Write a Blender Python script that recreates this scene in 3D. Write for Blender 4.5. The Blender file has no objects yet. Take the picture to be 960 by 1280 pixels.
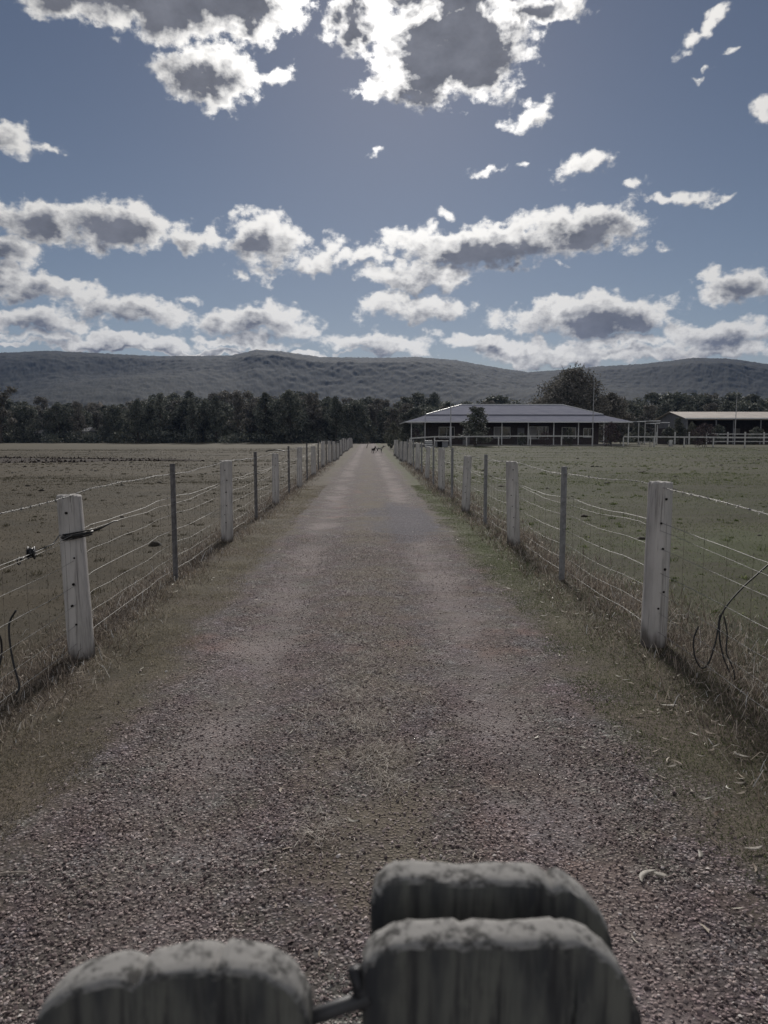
import bpy, math, random
import numpy as np
from mathutils import Vector, Matrix, Euler

random.seed(7)
RNG = np.random.default_rng(11)
scene = bpy.context.scene
COL = scene.collection
rad = math.radians

# ------------------------------------------------------------------ camera
CAM_Z, PITCH, YAW, FPX = 1.60, rad(5.89), rad(1.23), 930.0
cam_data = bpy.data.cameras.new("camera")
cam_data.sensor_fit = 'VERTICAL'
cam_data.sensor_height = 24.0
cam_data.lens = 24.0 * FPX / 1280.0
cam_data.clip_start, cam_data.clip_end = 0.05, 20000
cam_data.dof.use_dof = True
cam_data.dof.focus_distance = 9.0
cam_data.dof.aperture_fstop = 4.6
camera = bpy.data.objects.new("camera", cam_data)
camera.location = (0, 0, CAM_Z)
camera.rotation_euler = (rad(90) - PITCH, 0, -YAW)
COL.objects.link(camera)
scene.camera = camera

# ------------------------------------------------------------------ exposure
scene.view_settings.view_transform = 'Standard'
scene.view_settings.look = 'None'
scene.view_settings.exposure = -0.42
scene.view_settings.gamma = 1.0
scene.render.engine = 'CYCLES'
scene.cycles.use_denoising = True
scene.cycles.volume_bounces = 0
scene.cycles.max_bounces = 5

# ------------------------------------------------------------------ sun
SUN_EL, SUN_AZ = rad(29.5), rad(2.5)          # azimuth clockwise from +Y
sun_dir = Vector((math.sin(SUN_AZ) * math.cos(SUN_EL), math.cos(SUN_AZ) * math.cos(SUN_EL), math.sin(SUN_EL)))
sd = bpy.data.lights.new("sun", 'SUN')
sd.energy, sd.angle, sd.color = 5.0, rad(10), (1.0, 0.95, 0.88)
sun = bpy.data.objects.new("sun", sd)
sun.rotation_euler = sun_dir.to_track_quat('Z', 'Y').to_euler()
COL.objects.link(sun)


# ------------------------------------------------------------------ node helpers
class NT:
    def __init__(s, tree):
        s.t = tree

    def n(s, typ, **kw):
        nd = s.t.nodes.new(typ)
        ins = kw.pop('ins', None)
        for k, v in kw.items():
            setattr(nd, k, v)
        if ins:
            for k, v in ins.items():
                if hasattr(v, 'default_value') or isinstance(v, bpy.types.NodeSocket):
                    s.t.links.new(v, nd.inputs[k])
                else:
                    nd.inputs[k].default_value = v
        return nd

    def m(s, op, a, b=0.0, c=0.0, clamp=False):
        return s.n('ShaderNodeMath', operation=op, use_clamp=clamp, ins={0: a, 1: b, 2: c}).outputs[0]

    def v(s, op, a, b=(0, 0, 0), out=0):
        return s.n('ShaderNodeVectorMath', operation=op, ins={0: a, 1: b}).outputs[out]

    def mr(s, x, a, b, c=0.0, d=1.0, smooth=True):
        return s.n('ShaderNodeMapRange', interpolation_type='SMOOTHSTEP' if smooth else 'LINEAR',
                   ins={0: x, 1: a, 2: b, 3: c, 4: d}).outputs[0]

    def mix(s, f, a, b, mode='MIX'):
        nd = s.n('ShaderNodeMix', data_type='RGBA', blend_type=mode)
        for k, v in ((0, f), (6, a), (7, b)):
            if isinstance(v, bpy.types.NodeSocket):
                s.t.links.new(v, nd.inputs[k])
            else:
                nd.inputs[k].default_value = v if k == 0 or len(v) == 4 else (*v, 1)
        return nd.outputs[2]

    def noise(s, vec, scale, detail=4, rough=0.55, dist=0.0, out=0):
        return s.n('ShaderNodeTexNoise', ins={'Vector': vec, 'Scale': scale, 'Detail': detail, 'Roughness': rough,
                                              'Distortion': dist}).outputs[out]


# ------------------------------------------------------------------ sky with clouds
def px_dir(px, py):
    c = Vector(((px - 480) / FPX, -(py - 640) / FPX, -1.0))
    return (Euler(camera.rotation_euler).to_matrix() @ c).normalized()


def azel(px, py):
    d = px_dir(px, py)
    return math.atan2(d.x, d.y), math.asin(d.z)


# cloud puffs: centre and radii (given as in a flat chart of that part of the sky, turned into azimuth/elevation), tilt
PUFFS = [
    (205, -30, 190, 88, 0), (310, 8, 78, 52, 0), (105, -5, 90, 45, 8), (262, 98, 70, 40, 0), (346, 94, 26, 12, 0),
    (450, 18, 44, 52, 0), (565, 55, 104, 76, 0), (520, 108, 78, 28, 0), (600, 92, 54, 38, -10), (655, 16, 84, 24, 0),
    (580, -30, 140, 60, 0), (658, 143, 35, 18, 0), (478, 186, 11, 5, 0), (613, 210, 22, 7, 8), (728, 208, 38, 15, -15),
    (886, 24, 46, 14, -42), (954, 136, 14, 22, 0), (850, 248, 40, 11, -10), (800, 231, 9, 6, 0), (18, 178, 28, 23, 0),
    (60, 184, 17, 7, 12), (875, 92, 9, 4, 0), (55, 270, 75, 30, -4), (150, 283, 80, 38, 0), (238, 298, 46, 21, 8),
    (15, 316, 44, 26, 0), (330, 302, 52, 38, 10), (322, 338, 14, 10, 0), (396, 322, 46, 17, -28), (455, 318, 46, 13, -12),
    (615, 305, 160, 27, -9), (720, 284, 88, 28, 0), (520, 342, 76, 21, -6), (516, 383, 74, 20, 0), (538, 285, 12, 9, 0),
    (735, 396, 128, 26, -5), (922, 357, 54, 28, 4), (895, 416, 90, 20, -7), (60, 360, 90, 17, 0), (-5, 350, 60, 26, 0),
    (160, 384, 90, 19, 6), (318, 400, 84, 22, 6), (50, 400, 100, 15, 0), (130, 424, 150, 12, 2), (300, 426, 80, 9, 0),
    (475, 426, 84, 17, 0), (600, 428, 70, 12, 0), (700, 440, 130, 15, 0), (850, 440, 130, 14, 0), (785, 424, 70, 10, -8),
    (375, 410, 36, 12, 0), (560, 262, 9, 5, 0), (650, 214, 9, 4, 0), (912, 62, 8, 4, 0), (830, 300, 10, 5, 10), (905, 244, 14, 5, 0), (700, 330, 12, 4, 0), (235, 368, 16, 5, 0), (298, 346, 9, 4, 0), (810, 408, 10, 7, -20), (545, 338, 40, 8, -8), (230, 438, 300, 5, 0),
]

world = bpy.data.worlds.new("World")
scene.world = world
world.use_nodes = True
wt = world.node_tree
wt.nodes.clear()

def new_group(name, vec_in, outs=('Density',)):
    gr = bpy.data.node_groups.new(name, 'ShaderNodeTree')
    for k in vec_in:
        gr.interface.new_socket(k, in_out='INPUT', socket_type='NodeSocketVector')
    for k in outs:
        gr.interface.new_socket(k, in_out='OUTPUT', socket_type='NodeSocketFloat')
    gg = NT(gr)
    return gr, gg, gg.n('NodeGroupInput').outputs, gg.n('NodeGroupOutput').inputs


def detail_noise(gg, P, fine):
    Pf = gg.v('MULTIPLY', P, (1, 1.35, 1))
    f1 = gg.m('SUBTRACT', gg.noise(Pf, 34.0, fine, 0.62), 0.5)
    f2 = gg.m('SUBTRACT', gg.noise(Pf, 11.0, 2, 0.5), 0.5)
    f3 = gg.m('SUBTRACT', gg.noise(gg.v('ADD', Pf, (5, 3, 0)), 75.0, max(2, fine - 4), 0.6), 0.5)
    return gg.m('ADD', gg.m('ADD', gg.m('MULTIPLY', f1, 1.75), gg.m('MULTIPLY', f2, 0.7)), gg.m('MULTIPLY', f3, 0.7))


def puff_group(name, fine):
    """cloud density in the part of the sky over the hills ahead; P = (azimuth, elevation, 0) in radians"""
    gr, g, gi, go = new_group(name, ('P', 'Warp'))
    Pw = g.v('ADD', gi[0], gi[1])
    q = None
    for i, (cx, cy, rx, ry, rot) in enumerate(PUFFS):
        a0, e0 = azel(cx, cy)
        a1, _ = azel(cx + 10, cy)
        _, e1 = azel(cx, cy - 10)
        sx, sy = (a1 - a0) / 10 * rx, (e1 - e0) / 10 * ry
        if abs(rot) < 11:
            dv = g.n('ShaderNodeVectorMath', operation='MULTIPLY_ADD', ins={0: Pw, 1: (1 / sx, 1 / sy, 0), 2: (-a0 / sx, -e0 / sy, 0)}).outputs[0]
        else:
            dv = g.n('ShaderNodeMapping', vector_type='TEXTURE', ins={0: Pw, 1: (a0, e0, 0), 2: (0, 0, rad(-rot)), 3: (sx, sy, 1)}).outputs[0]
        wgt = min(2.2, max(0.30, (math.sqrt(rx * ry) / 34.0) ** 0.8))
        dd = g.m('MULTIPLY_ADD', g.v('LENGTH', dv, out=1), -wgt, wgt)
        q = dd if q is None else g.m('SMOOTH_MAX', q, dd, 0.12)
        if i % 9 == 8:   # keeps the evaluation in sequence (shader stack size)
            tiny = g.m('MULTIPLY', q, 1e-7)
            Pw = g.v('ADD', Pw, tiny)
    d_in = g.m('MAXIMUM', q, -1.2)
    g.t.links.new(g.m('ADD', d_in, detail_noise(g, gi[0], fine)), go[0])
    return gr


def field_group(name, fine):
    """broken cumulus of the same size for the rest of the sky"""
    gr, g, gi, go = new_group(name, ('P', 'Warp'))
    Pb = g.v('MULTIPLY', gi[0], (1, 1.9, 1))
    big = g.m('MULTIPLY', g.m('SUBTRACT', g.noise(Pb, 3.2, 2, 0.5), 0.50), 5.0)  # cover raised too, for more fill from the unseen sky
    g.t.links.new(g.m('ADD', big, detail_noise(g, gi[0], fine)), go[0])
    return gr


w = NT(wt)
tc = w.n('ShaderNodeTexCoord')
dirv = w.v('NORMALIZE', tc.outputs['Generated'])
sp = w.n('ShaderNodeSeparateXYZ', ins={0: dirv})
az = w.m('ARCTAN2', sp.outputs[0], sp.outputs[1])
el = w.m('ARCSINE', sp.outputs[2])
pv = w.n('ShaderNodeCombineXYZ', ins={0: az, 1: el}).outputs[0]
az_abs = w.m('ABSOLUTE', w.m('SUBTRACT', az, YAW))
mask_out = w.m('MAXIMUM', w.mr(az_abs, 0.52, 0.68), w.mr(el, 0.56, 0.68))
mask_out = w.m('MAXIMUM', mask_out, w.m('LESS_THAN', el, -0.02))
cosang = w.v('DOT_PRODUCT', dirv, tuple(sun_dir), out=1)
cospos = w.m('MAXIMUM', cosang, 0.0)
glow = w.m('POWER', cospos, 60.0)
glow2 = w.m('POWER', cospos, 8.0)
SKY_STRENGTH = 0.05
sky = w.n('ShaderNodeTexSky', sky_type='NISHITA', sun_disc=False, sun_elevation=SUN_EL, sun_rotation=SUN_AZ,
          altitude=120.0, air_density=0.95, dust_density=0.15, ozone_density=1.6)
sky_c = w.mix(1.0, sky.outputs[0], (1.07, 1.0, 1.0), 'MULTIPLY')
sky_c = w.mix(0.16, sky_c, w.n('ShaderNodeRGBToBW', ins={0: sky_c}).outputs[0])


def sky_shader(make):
    """sky seen between clouds: a Background for the air, one for the clouds, mixed by the clouds' cover"""
    gA, gB = make('cloud_density', 9), make('cloud_towards_sun', 4)
    warp = w.v('SCALE', w.v('SUBTRACT', w.noise(pv, 22.0, 3, 0.6, out=1), (0.5, 0.5, 0.5)))
    warp.node.inputs['Scale'].default_value = 0.058
    warp = w.v('MULTIPLY', warp, (1, 1, 0))
    g1 = w.n('ShaderNodeGroup', node_tree=gA, ins={0: pv, 1: warp}).outputs[0]
    # same density a little way towards the sun: how much cloud the light has crossed
    to_sun = w.v('NORMALIZE', w.v('SUBTRACT', (SUN_AZ, SUN_EL, 0), pv))
    stp = w.v('SCALE', to_sun)
    stp.node.inputs['Scale'].default_value = 0.016
    g2 = w.n('ShaderNodeGroup', node_tree=gB, ins={0: w.v('ADD', pv, stp), 1: warp}).outputs[0]
    alpha = w.m('MULTIPLY', w.mr(g1, -0.10, 0.42), w.mr(sp.outputs[2], -0.01, 0.03))
    thick = w.mr(g1, 0.15, 1.35)
    shade = w.mr(g2, 0.0, 1.30)
    relief = w.m('MULTIPLY', w.m('SUBTRACT', w.noise(w.v('MULTIPLY', pv, (1, 1.6, 1)), 26.0, 5, 0.6), 0.5), 0.55)
    slope = w.m('MULTIPLY', w.m('SUBTRACT', g2, g1), 0.50)
    dk = w.m('ADD', w.m('MULTIPLY', thick, 0.85), w.m('MULTIPLY', shade, 0.55))
    dk = w.m('ADD', w.m('ADD', dk, slope), relief, clamp=True)
    bright = w.m('ADD', w.m('ADD', 0.78, w.m('MULTIPLY', glow2, 0.55)), w.m('MULTIPLY', glow, 2.0))
    # out-of-view clouds opposite the sun, front-lit and brightened further as added fill
    away = w.mr(cosang, 0.3, -0.8)
    bright = w.m('ADD', bright, w.m('MULTIPLY', away, 1.1))
    dark = w.m('ADD', w.m('ADD', 0.17, w.m('MULTIPLY', away, 0.6)), w.m('MULTIPLY', glow2, 0.06))
    bc = w.v('SCALE', (1.0, 0.975, 0.93))
    wt.links.new(bright, bc.node.inputs['Scale'])
    dark = w.m('MULTIPLY', dark, w.mr(w.noise(w.v('MULTIPLY', pv, (1, 1.5, 1)), 17.0, 6, 0.6), 0.25, 0.75, 0.70, 1.45, False))
    dc = w.v('SCALE', (0.93, 0.96, 1.10))
    wt.links.new(dark, dc.node.inputs['Scale'])
    air = w.n('ShaderNodeBackground', ins={'Color': sky_c, 'Strength': SKY_STRENGTH}).outputs[0]
    cl = w.n('ShaderNodeBackground', ins={'Color': w.mix(dk, bc, dc), 'Strength': 1.0}).outputs[0]
    return w.n('ShaderNodeMixShader', ins={0: alpha, 1: air, 2: cl}).outputs[0]


both = w.n('ShaderNodeMixShader', ins={0: mask_out, 1: sky_shader(puff_group), 2: sky_shader(field_group)}).outputs[0]
w.n('ShaderNodeOutputWorld', ins={0: both})
world.cycles.sampling_method = 'MANUAL'
world.cycles.sample_map_resolution = 1024

# ================================================================== mesh helpers
def link(o, parent=None):
    COL.objects.link(o)
    if parent is not None:
        o.parent = parent
    return o


def mesh_np(name, verts, faces, mat=None, parent=None, smooth=False):
    """verts (n,3), faces (m,k) or list of such arrays, as ONE mesh object"""
    me = mesh_data(name, verts, faces, mat, smooth)
    return link(bpy.data.objects.new(name, me), parent)


def mesh_data(name, verts, faces, mat=None, smooth=False):
    verts = np.asarray(verts, dtype=np.float32)
    if not isinstance(faces, list):
        faces = [faces]
    faces = [np.asarray(f, dtype=np.int32) for f in faces if len(f)]
    loops = np.concatenate([f.ravel() for f in faces])
    sizes = np.concatenate([np.full(len(f), f.shape[1], dtype=np.int32) for f in faces])
    starts = np.concatenate([[0], np.cumsum(sizes)[:-1]]).astype(np.int32)
    me = bpy.data.meshes.new(name)
    me.vertices.add(len(verts))
    me.vertices.foreach_set('co', verts.ravel())
    me.loops.add(len(loops))
    me.loops.foreach_set('vertex_index', loops)
    me.polygons.add(len(sizes))
    me.polygons.foreach_set('loop_start', starts)
    me.polygons.foreach_set('loop_total', sizes)
    me.update(calc_edges=True)
    if smooth:
        me.polygons.foreach_set('use_smooth', np.ones(len(sizes), dtype=bool))
    if mat is not None:
        me.materials.append(mat)
    return me


class MB:
    """collects simple solids; build() links them as ONE mesh object"""

    def __init__(s):
        s.v, s.f = [], []

    def add(s, vs, fs):
        o = len(s.v)
        s.v += [tuple(v) for v in vs]
        s.f += [tuple(i + o for i in f) for f in fs]
        return s

    def box(s, x0, x1, y0, y1, z0, z1, b=0.0):
        vs = []
        if b <= 0:
            vs = [(x, y, z) for z in (z0, z1) for y in (y0, y1) for x in (x0, x1)]
            fs = [(0, 2, 3, 1), (4, 5, 7, 6), (0, 1, 5, 4), (2, 6, 7, 3), (0, 4, 6, 2), (1, 3, 7, 5)]
            return s.add(vs, fs)
        ring = [(x0 + b, y0), (x1 - b, y0), (x1, y0 + b), (x1, y1 - b), (x1 - b, y1), (x0 + b, y1), (x0, y1 - b), (x0, y0 + b)]
        for z in (z0, z1 - b):
            vs += [(x, y, z) for x, y in ring]
        cx, cy = (x0 + x1) / 2, (y0 + y1) / 2
        kx, ky = 1 - 2 * b / (x1 - x0), 1 - 2 * b / (y1 - y0)
        vs += [(cx + (x - cx) * kx, cy + (y - cy) * ky, z1) for x, y in ring]
        fs = [tuple(range(7, -1, -1)), tuple(range(16, 24))]
        for r in (0, 8):
            fs += [(r + i, r + (i + 1) % 8, r + 8 + (i + 1) % 8, r + 8 + i) for i in range(8)]
        return s.add(vs, fs)

    def tube(s, pts, r, n=6, cap=True):
        """r: number or list of radii along pts"""
        pts = [Vector(p) for p in pts]
        rs = r if isinstance(r, (list, tuple)) else [r] * len(pts)
        vs, fs = [], []
        up = Vector((0, 0, 1))
        d0 = (pts[1] - pts[0]).normalized()
        if abs(d0.z) > 0.9:
            up = Vector((1, 0, 0))
        for i, p in enumerate(pts):
            d = (pts[min(i + 1, len(pts) - 1)] - pts[max(i - 1, 0)])
            d = d.normalized() if d.length > 1e-9 else d0
            a = d.cross(up)
            if a.length < 1e-4:
                a = d.cross(Vector((0, 1, 0)))
            a.normalize()
            up = a.cross(d)
            for k in range(n):
                t = 2 * math.pi * k / n
                vs.append(p + (a * math.cos(t) + up * math.sin(t)) * rs[i])
        for i in range(len(pts) - 1):
            for k in range(n):
                k2 = (k + 1) % n
                fs.append((i * n + k, i * n + k2, (i + 1) * n + k2, (i + 1) * n + k))
        if cap:
            fs.append(tuple(range(n - 1, -1, -1)))
            fs.append(tuple((len(pts) - 1) * n + k for k in range(n)))
        return s.add(vs, fs)

    def disc(s, c, nrm, r, t, n=8):
        c, nrm = Vector(c), Vector(nrm).normalized()
        return s.tube([c - nrm * t / 2, c + nrm * t / 2], r, n)

    def build(s, name, mat, parent=None, smooth=False, data=False):
        me = bpy.data.meshes.new(name)
        me.from_pydata(s.v, [], s.f)
        me.materials.append(mat)
        if smooth:
            me.polygons.foreach_set('use_smooth', [True] * len(me.polygons))
        me.update()
        if data:
            return me
        return link(bpy.data.objects.new(name, me), parent)


def thing(name, label, cat, loc=(0, 0, 0), rz=0.0, group=None):
    o = bpy.data.objects.new(name, None)
    o.empty_display_size = 0.2
    o.location = loc
    o.rotation_euler = (0, 0, rz)
    link(o)
    return tag(o, label, cat, group)


def tag(o, label=None, cat=None, group=None, kind=None):
    if label:
        o['label'] = label
    if cat:
        o['category'] = cat
    if group:
        o['group'] = group
    if kind:
        o['kind'] = kind
    return o


def copy_tree(o, parent=None):
    c = o.copy()
    COL.objects.link(c)
    c.parent = parent
    for ch in [k for k in ALL_CHILDREN(o)]:
        copy_tree(ch, c)
    return c


def ALL_CHILDREN(o):
    return list(o.children)


# ------------------------------------------------------------------ ground height
_w = np.random.default_rng(5)
WAVES = [(2 * math.pi / L, a, _w.uniform(0, 2 * math.pi), _w.uniform(0, 2 * math.pi), _w.uniform(-1, 1)) for L, a in
         [(0.55, .0022), (0.8, .003), (1.1, .004), (1.7, .005), (2.6, .007), (4.1, .010), (6.3, .014), (11, .022), (23, .04), (41, .05)] for _ in range(3)]


def sstep(a, b, x):
    t = np.clip((x - a) / (b - a), 0, 1)
    return t * t * (3 - 2 * t)


def H(x, y):
    x, y = np.asarray(x, dtype=float), np.asarray(y, dtype=float)
    z = np.zeros(np.broadcast(x, y).shape)
    lane = 1 - sstep(1.5, 2.1, np.abs(x))
    for k, a, p1, p2, sk in WAVES:
        z = z + a * np.sin(k * (x * sk + y * math.sqrt(1 - sk * sk)) + p1) * (0.75 - 0.55 * lane)
    z = z * (1 - 0.5 * sstep(120, 300, y))
    ax = np.abs(x)
    z = z + 0.018 * np.exp(-(ax / 0.30) ** 2) - 0.020 * np.exp(-((ax - 0.78) / 0.28) ** 2)     # crown and wheel ruts
    z = z + 0.03 * np.exp(-((ax - 2.15) / 0.35) ** 2)                                           # bank under the fences
    z = z + 0.33 * sstep(40, 78, y) * sstep(2.0, 8, x) * (1 - sstep(115, 200, y))
    return z


def h(x, y):
    return float(H(x, y))


# ================================================================== materials
def mat(name, rough=0.9, spec=0.2, metal=0.0):
    m = bpy.data.materials.new(name)
    m.use_nodes = True
    t = m.node_tree
    t.nodes.clear()
    k = NT(t)
    b = k.n('ShaderNodeBsdfPrincipled', ins={'Roughness': rough, 'Specular IOR Level': spec, 'Metallic': metal})
    k.n('ShaderNodeOutputMaterial', ins={0: b.outputs[0]})
    pos = k.n('ShaderNodeNewGeometry').outputs['Position']
    obj = k.n('ShaderNodeTexCoord').outputs['Object']
    return m, k, b, pos, obj


def setc(k, b, c, inp='Base Color'):
    if isinstance(c, bpy.types.NodeSocket):
        k.t.links.new(c, b.inputs[inp])
    else:
        b.inputs[inp].default_value = (*c, 1) if len(c) == 3 else c


def bump(k, b, height, strength=0.5, dist=0.01):
    bn = k.n('ShaderNodeBump', ins={'Height': height, 'Strength': strength, 'Distance': dist})
    k.t.links.new(bn.outputs[0], b.inputs['Normal'])


def simple(name, col, var=0.25, rough=0.85, spec=0.25, metal=0.0, scale=6.0, bumpd=0.0):
    m, k, b, pos, obj = mat(name, rough, spec, metal)
    f = k.noise(obj, scale, 5, 0.6)
    a = tuple(c * (1 - var) for c in col)
    c = tuple(min(1, c * (1 + var)) for c in col)
    setc(k, b, k.mix(k.mr(f, 0.3, 0.7), a, c))
    if bumpd:
        bump(k, b, k.noise(obj, scale * 4, 6, 0.7), 0.6, bumpd)
    return m


def island(name, stops, rough=0.85, spec=0.2, transl=0.0, posvar=None):
    """colour differs from one blade, leaf or stone to the next"""
    m, k, b, pos, obj = mat(name, rough, spec)
    r = k.n('ShaderNodeNewGeometry').outputs['Random Per Island']
    cr = k.n('ShaderNodeValToRGB', ins={0: r})
    els = cr.color_ramp.elements
    cr.color_ramp.interpolation = 'LINEAR'
    while len(els) < len(stops):
        els.new(0.5)
    for e, (p_, c_) in zip(els, stops):
        e.position, e.color = p_, (*c_, 1)
    c = cr.outputs[0]
    if posvar:
        sc, lo, hi = posvar
        c = k.mix(k.mr(k.noise(pos, sc, 3), 0.3, 0.7), k.mix(1.0, c, (lo,) * 3, 'MULTIPLY'), k.mix(1.0, c, (hi,) * 3, 'MULTIPLY'))
    setc(k, b, c)
    if transl:
        tr = k.n('ShaderNodeBsdfTranslucent')
        k.t.links.new(c, tr.inputs[0])
        mx = k.n('ShaderNodeMixShader', ins={0: transl, 1: b.outputs[0], 2: tr.outputs[0]})
        out = [n for n in k.t.nodes if n.type == 'OUTPUT_MATERIAL'][0]
        k.t.links.new(mx.outputs[0], out.inputs[0])
    return m


def earth_nodes(k, pos):
    """colour and height of the lane's stony dirt and of the turf beside it, blended across the worn edge"""
    s = k.n('ShaderNodeSeparateXYZ', ins={0: pos})
    x, y = s.outputs[0], s.outputs[1]
    flat = k.v('MULTIPLY', pos, (1, 1, 0))
    n_big = k.noise(flat, 0.55, 3, 0.5)
    n_mid = k.noise(flat, 2.6, 4, 0.6)
    n_fine = k.noise(flat, 30.0, 5, 0.7)
    ax = k.m('ABSOLUTE', x)
    edge = k.m('ADD', ax, k.m('MULTIPLY', k.m('SUBTRACT', n_mid, 0.5), 0.6))
    edge = k.m('ADD', edge, k.m('MULTIPLY', k.m('SUBTRACT', n_fine, 0.5), 0.35))
    edge = k.m('ADD', edge, k.m('MULTIPLY', k.m('SUBTRACT', n_big, 0.5), 0.8))
    gravel = k.mr(edge, 1.12, 1.62, 1.0, 0.0)
    # stones
    vo = k.n('ShaderNodeTexVoronoi', ins={'Vector': flat, 'Scale': 62.0, 'Randomness': 1.0})
    stone_r = k.n('ShaderNodeSeparateXYZ', ins={0: vo.outputs['Color']}).outputs[0]
    vo2 = k.n('ShaderNodeTexVoronoi', ins={'Vector': flat, 'Scale': 24.0, 'Randomness': 1.0})
    stone_r2 = k.n('ShaderNodeSeparateXYZ', ins={0: vo2.outputs['Color']}).outputs[1]
    gap = k.mr(vo.outputs['Distance'], 0.15, 0.65, 1.0, 0.30)
    col = k.mix(k.mr(stone_r, 0.0, 1.0, smooth=False), (0.128, 0.105, 0.111), (0.450, 0.393, 0.393))
    col = k.mix(k.mr(stone_r2, 0.78, 0.95, 0, 0.8), col, (0.540, 0.495, 0.495))
    dirt = k.mix(k.mr(n_fine, 0.3, 0.7), (0.195, 0.156, 0.144), (0.338, 0.277, 0.255))
    col = k.mix(k.mr(n_mid, 0.42, 0.62, 0.18, 0.75), col, dirt)
    grav = k.mix(1.0, col, k.n('ShaderNodeCombineXYZ', ins={0: gap, 1: gap, 2: gap}).outputs[0], 'MULTIPLY')
    tint = k.noise(k.v('ADD', flat, (3, 9, 0)), 3.2, 4, 0.6, out=1)
    grav = k.mix(0.20, grav, tint, 'OVERLAY')
    # rusty patches, a blue metal patch, darker humus along the middle
    red = k.mr(k.noise(k.v('ADD', flat, (31, 7, 0)), 0.9, 3, 0.6), 0.58, 0.70, 0.0, 0.32)
    grav = k.mix(red, grav, (0.323, 0.188, 0.158))
    bx = k.m('MULTIPLY', k.m('SUBTRACT', x, 0.62), 1 / 0.72)
    by = k.m('MULTIPLY', k.m('SUBTRACT', y, 14.3), 1 / 3.4)
    bm = k.m('ADD', k.m('ADD', k.m('MULTIPLY', bx, bx), k.m('MULTIPLY', by, by)), k.m('MULTIPLY', k.m('SUBTRACT', n_mid, 0.5), 1.6))
    blue = k.mr(bm, 0.6, 1.15, 0.85, 0.0)
    # packed, paler wheel tracks; darker streaks lying across the lane
    trk = k.mr(k.m('ADD', k.m('ABSOLUTE', k.m('SUBTRACT', ax, 0.80)), k.m('MULTIPLY', k.m('SUBTRACT', n_mid, 0.5), 0.7)), 0.05, 0.38, 1.0, 0.0)
    trk = k.m('MULTIPLY', trk, k.mr(k.noise(flat, 0.7, 3, 0.6), 0.36, 0.62, 0.10, 0.72))
    grav = k.mix(trk, grav, k.mix(n_fine, (0.215, 0.182, 0.178), (0.335, 0.292, 0.282)))
    hol = k.noise(k.v('MULTIPLY', k.v('ADD', flat, (17, 5, 0)), (0.55, 1.5, 1)), 1.5, 5, 0.65)
    grav = k.mix(k.mr(hol, 0.56, 0.70, 0.0, 0.55), grav, (0.085, 0.072, 0.070))
    grav = k.mix(k.m('MULTIPLY', blue, 0.95), grav, k.mix(stone_r, (0.045, 0.042, 0.052), (0.165, 0.158, 0.185)))
    mid = k.m('MULTIPLY', k.mr(ax, 0.1, 0.55, 1.0, 0.0), k.mr(k.m('ADD', n_big, k.m('MULTIPLY', n_mid, 0.6)), 0.72, 0.95, 0.1, 0.8))
    grav = k.mix(mid, grav, k.mix(n_fine, (0.075, 0.066, 0.051), (0.240, 0.203, 0.158)))
    n_tiny = k.noise(flat, 140.0, 3, 0.7)
    # turf: olive, straw and bare brown
    t1 = k.noise(flat, 0.8, 4, 0.6)
    turf = k.mix(k.mr(n_mid, 0.35, 0.65), (0.090, 0.077, 0.056), (0.158, 0.137, 0.099))
    turf = k.mix(k.mr(t1, 0.48, 0.66, 0.0, 0.7), turf, (0.168, 0.133, 0.114))
    turf = k.mix(k.mr(n_fine, 0.35, 0.7, 0.0, 0.55), turf, (0.057, 0.050, 0.039))
    turf = k.mix(k.mr(n_tiny, 0.45, 0.62, 0.0, 0.55), turf, (0.027, 0.024, 0.018))
    turf = k.mix(k.mr(n_tiny, 0.40, 0.30, 0.0, 0.40), turf, (0.229, 0.203, 0.158))
    # paddocks: drier to the left of the lane, greener to the right
    fb = k.noise(flat, 0.085, 4, 0.6)
    fm = k.noise(k.v('MULTIPLY', flat, (0.35, 1, 1)), 0.6, 5, 0.65)
    fleft = k.mix(k.mr(fb, 0.35, 0.65), (0.057, 0.046, 0.030), (0.079, 0.064, 0.043))
    fright = k.mix(k.mr(fb, 0.35, 0.62), (0.036, 0.042, 0.020), (0.058, 0.059, 0.032))
    field = k.mix(k.mr(x, -2.0, 2.0), fleft, fright)
    field = k.mix(k.mr(k.noise(k.v('MULTIPLY', flat, (0.5, 1, 1)), 2.2, 5, 0.7), 0.50, 0.72, 0.0, 0.6), field, (0.032, 0.028, 0.022))
    field = k.mix(k.mr(fm, 0.40, 0.68, 0.0, 0.6), field, (0.036, 0.032, 0.023))
    field = k.mix(k.mr(n_fine, 0.4, 0.75, 0.0, 0.35), field, (0.128, 0.108, 0.084))
    gx = k.m('MULTIPLY', k.m('SUBTRACT', x, 6.6), 1 / 3.2)
    gy = k.m('MULTIPLY', k.m('SUBTRACT', y, 10.5), 1 / 2.6)
    gm = k.m('ADD', k.m('ADD', k.m('MULTIPLY', gx, gx), k.m('MULTIPLY', gy, gy)), k.m('MULTIPLY', k.m('SUBTRACT', n_mid, 0.5), 3.6))
    field = k.mix(k.mr(gm, 0.4, 1.0, 0.42, 0.0), field, (0.070, 0.088, 0.040))
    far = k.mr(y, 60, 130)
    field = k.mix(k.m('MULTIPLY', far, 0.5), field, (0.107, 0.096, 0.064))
    grass = k.mix(k.mr(k.m('ADD', ax, k.m('MULTIPLY', k.m('SUBTRACT', n_mid, 0.5), 0.5)), 2.0, 2.6), turf, field)
    gs = k.m('MULTIPLY', k.mr(x, 1.2, 1.6), k.m('MULTIPLY', k.mr(y, 6.0, 10.0), k.mr(k.m('ADD', n_mid, k.m('MULTIPLY', n_big, 0.5)), 0.5, 0.85)))
    turf = k.mix(k.m('MULTIPLY', gs, 0.7), turf, (0.062, 0.078, 0.030))
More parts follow.
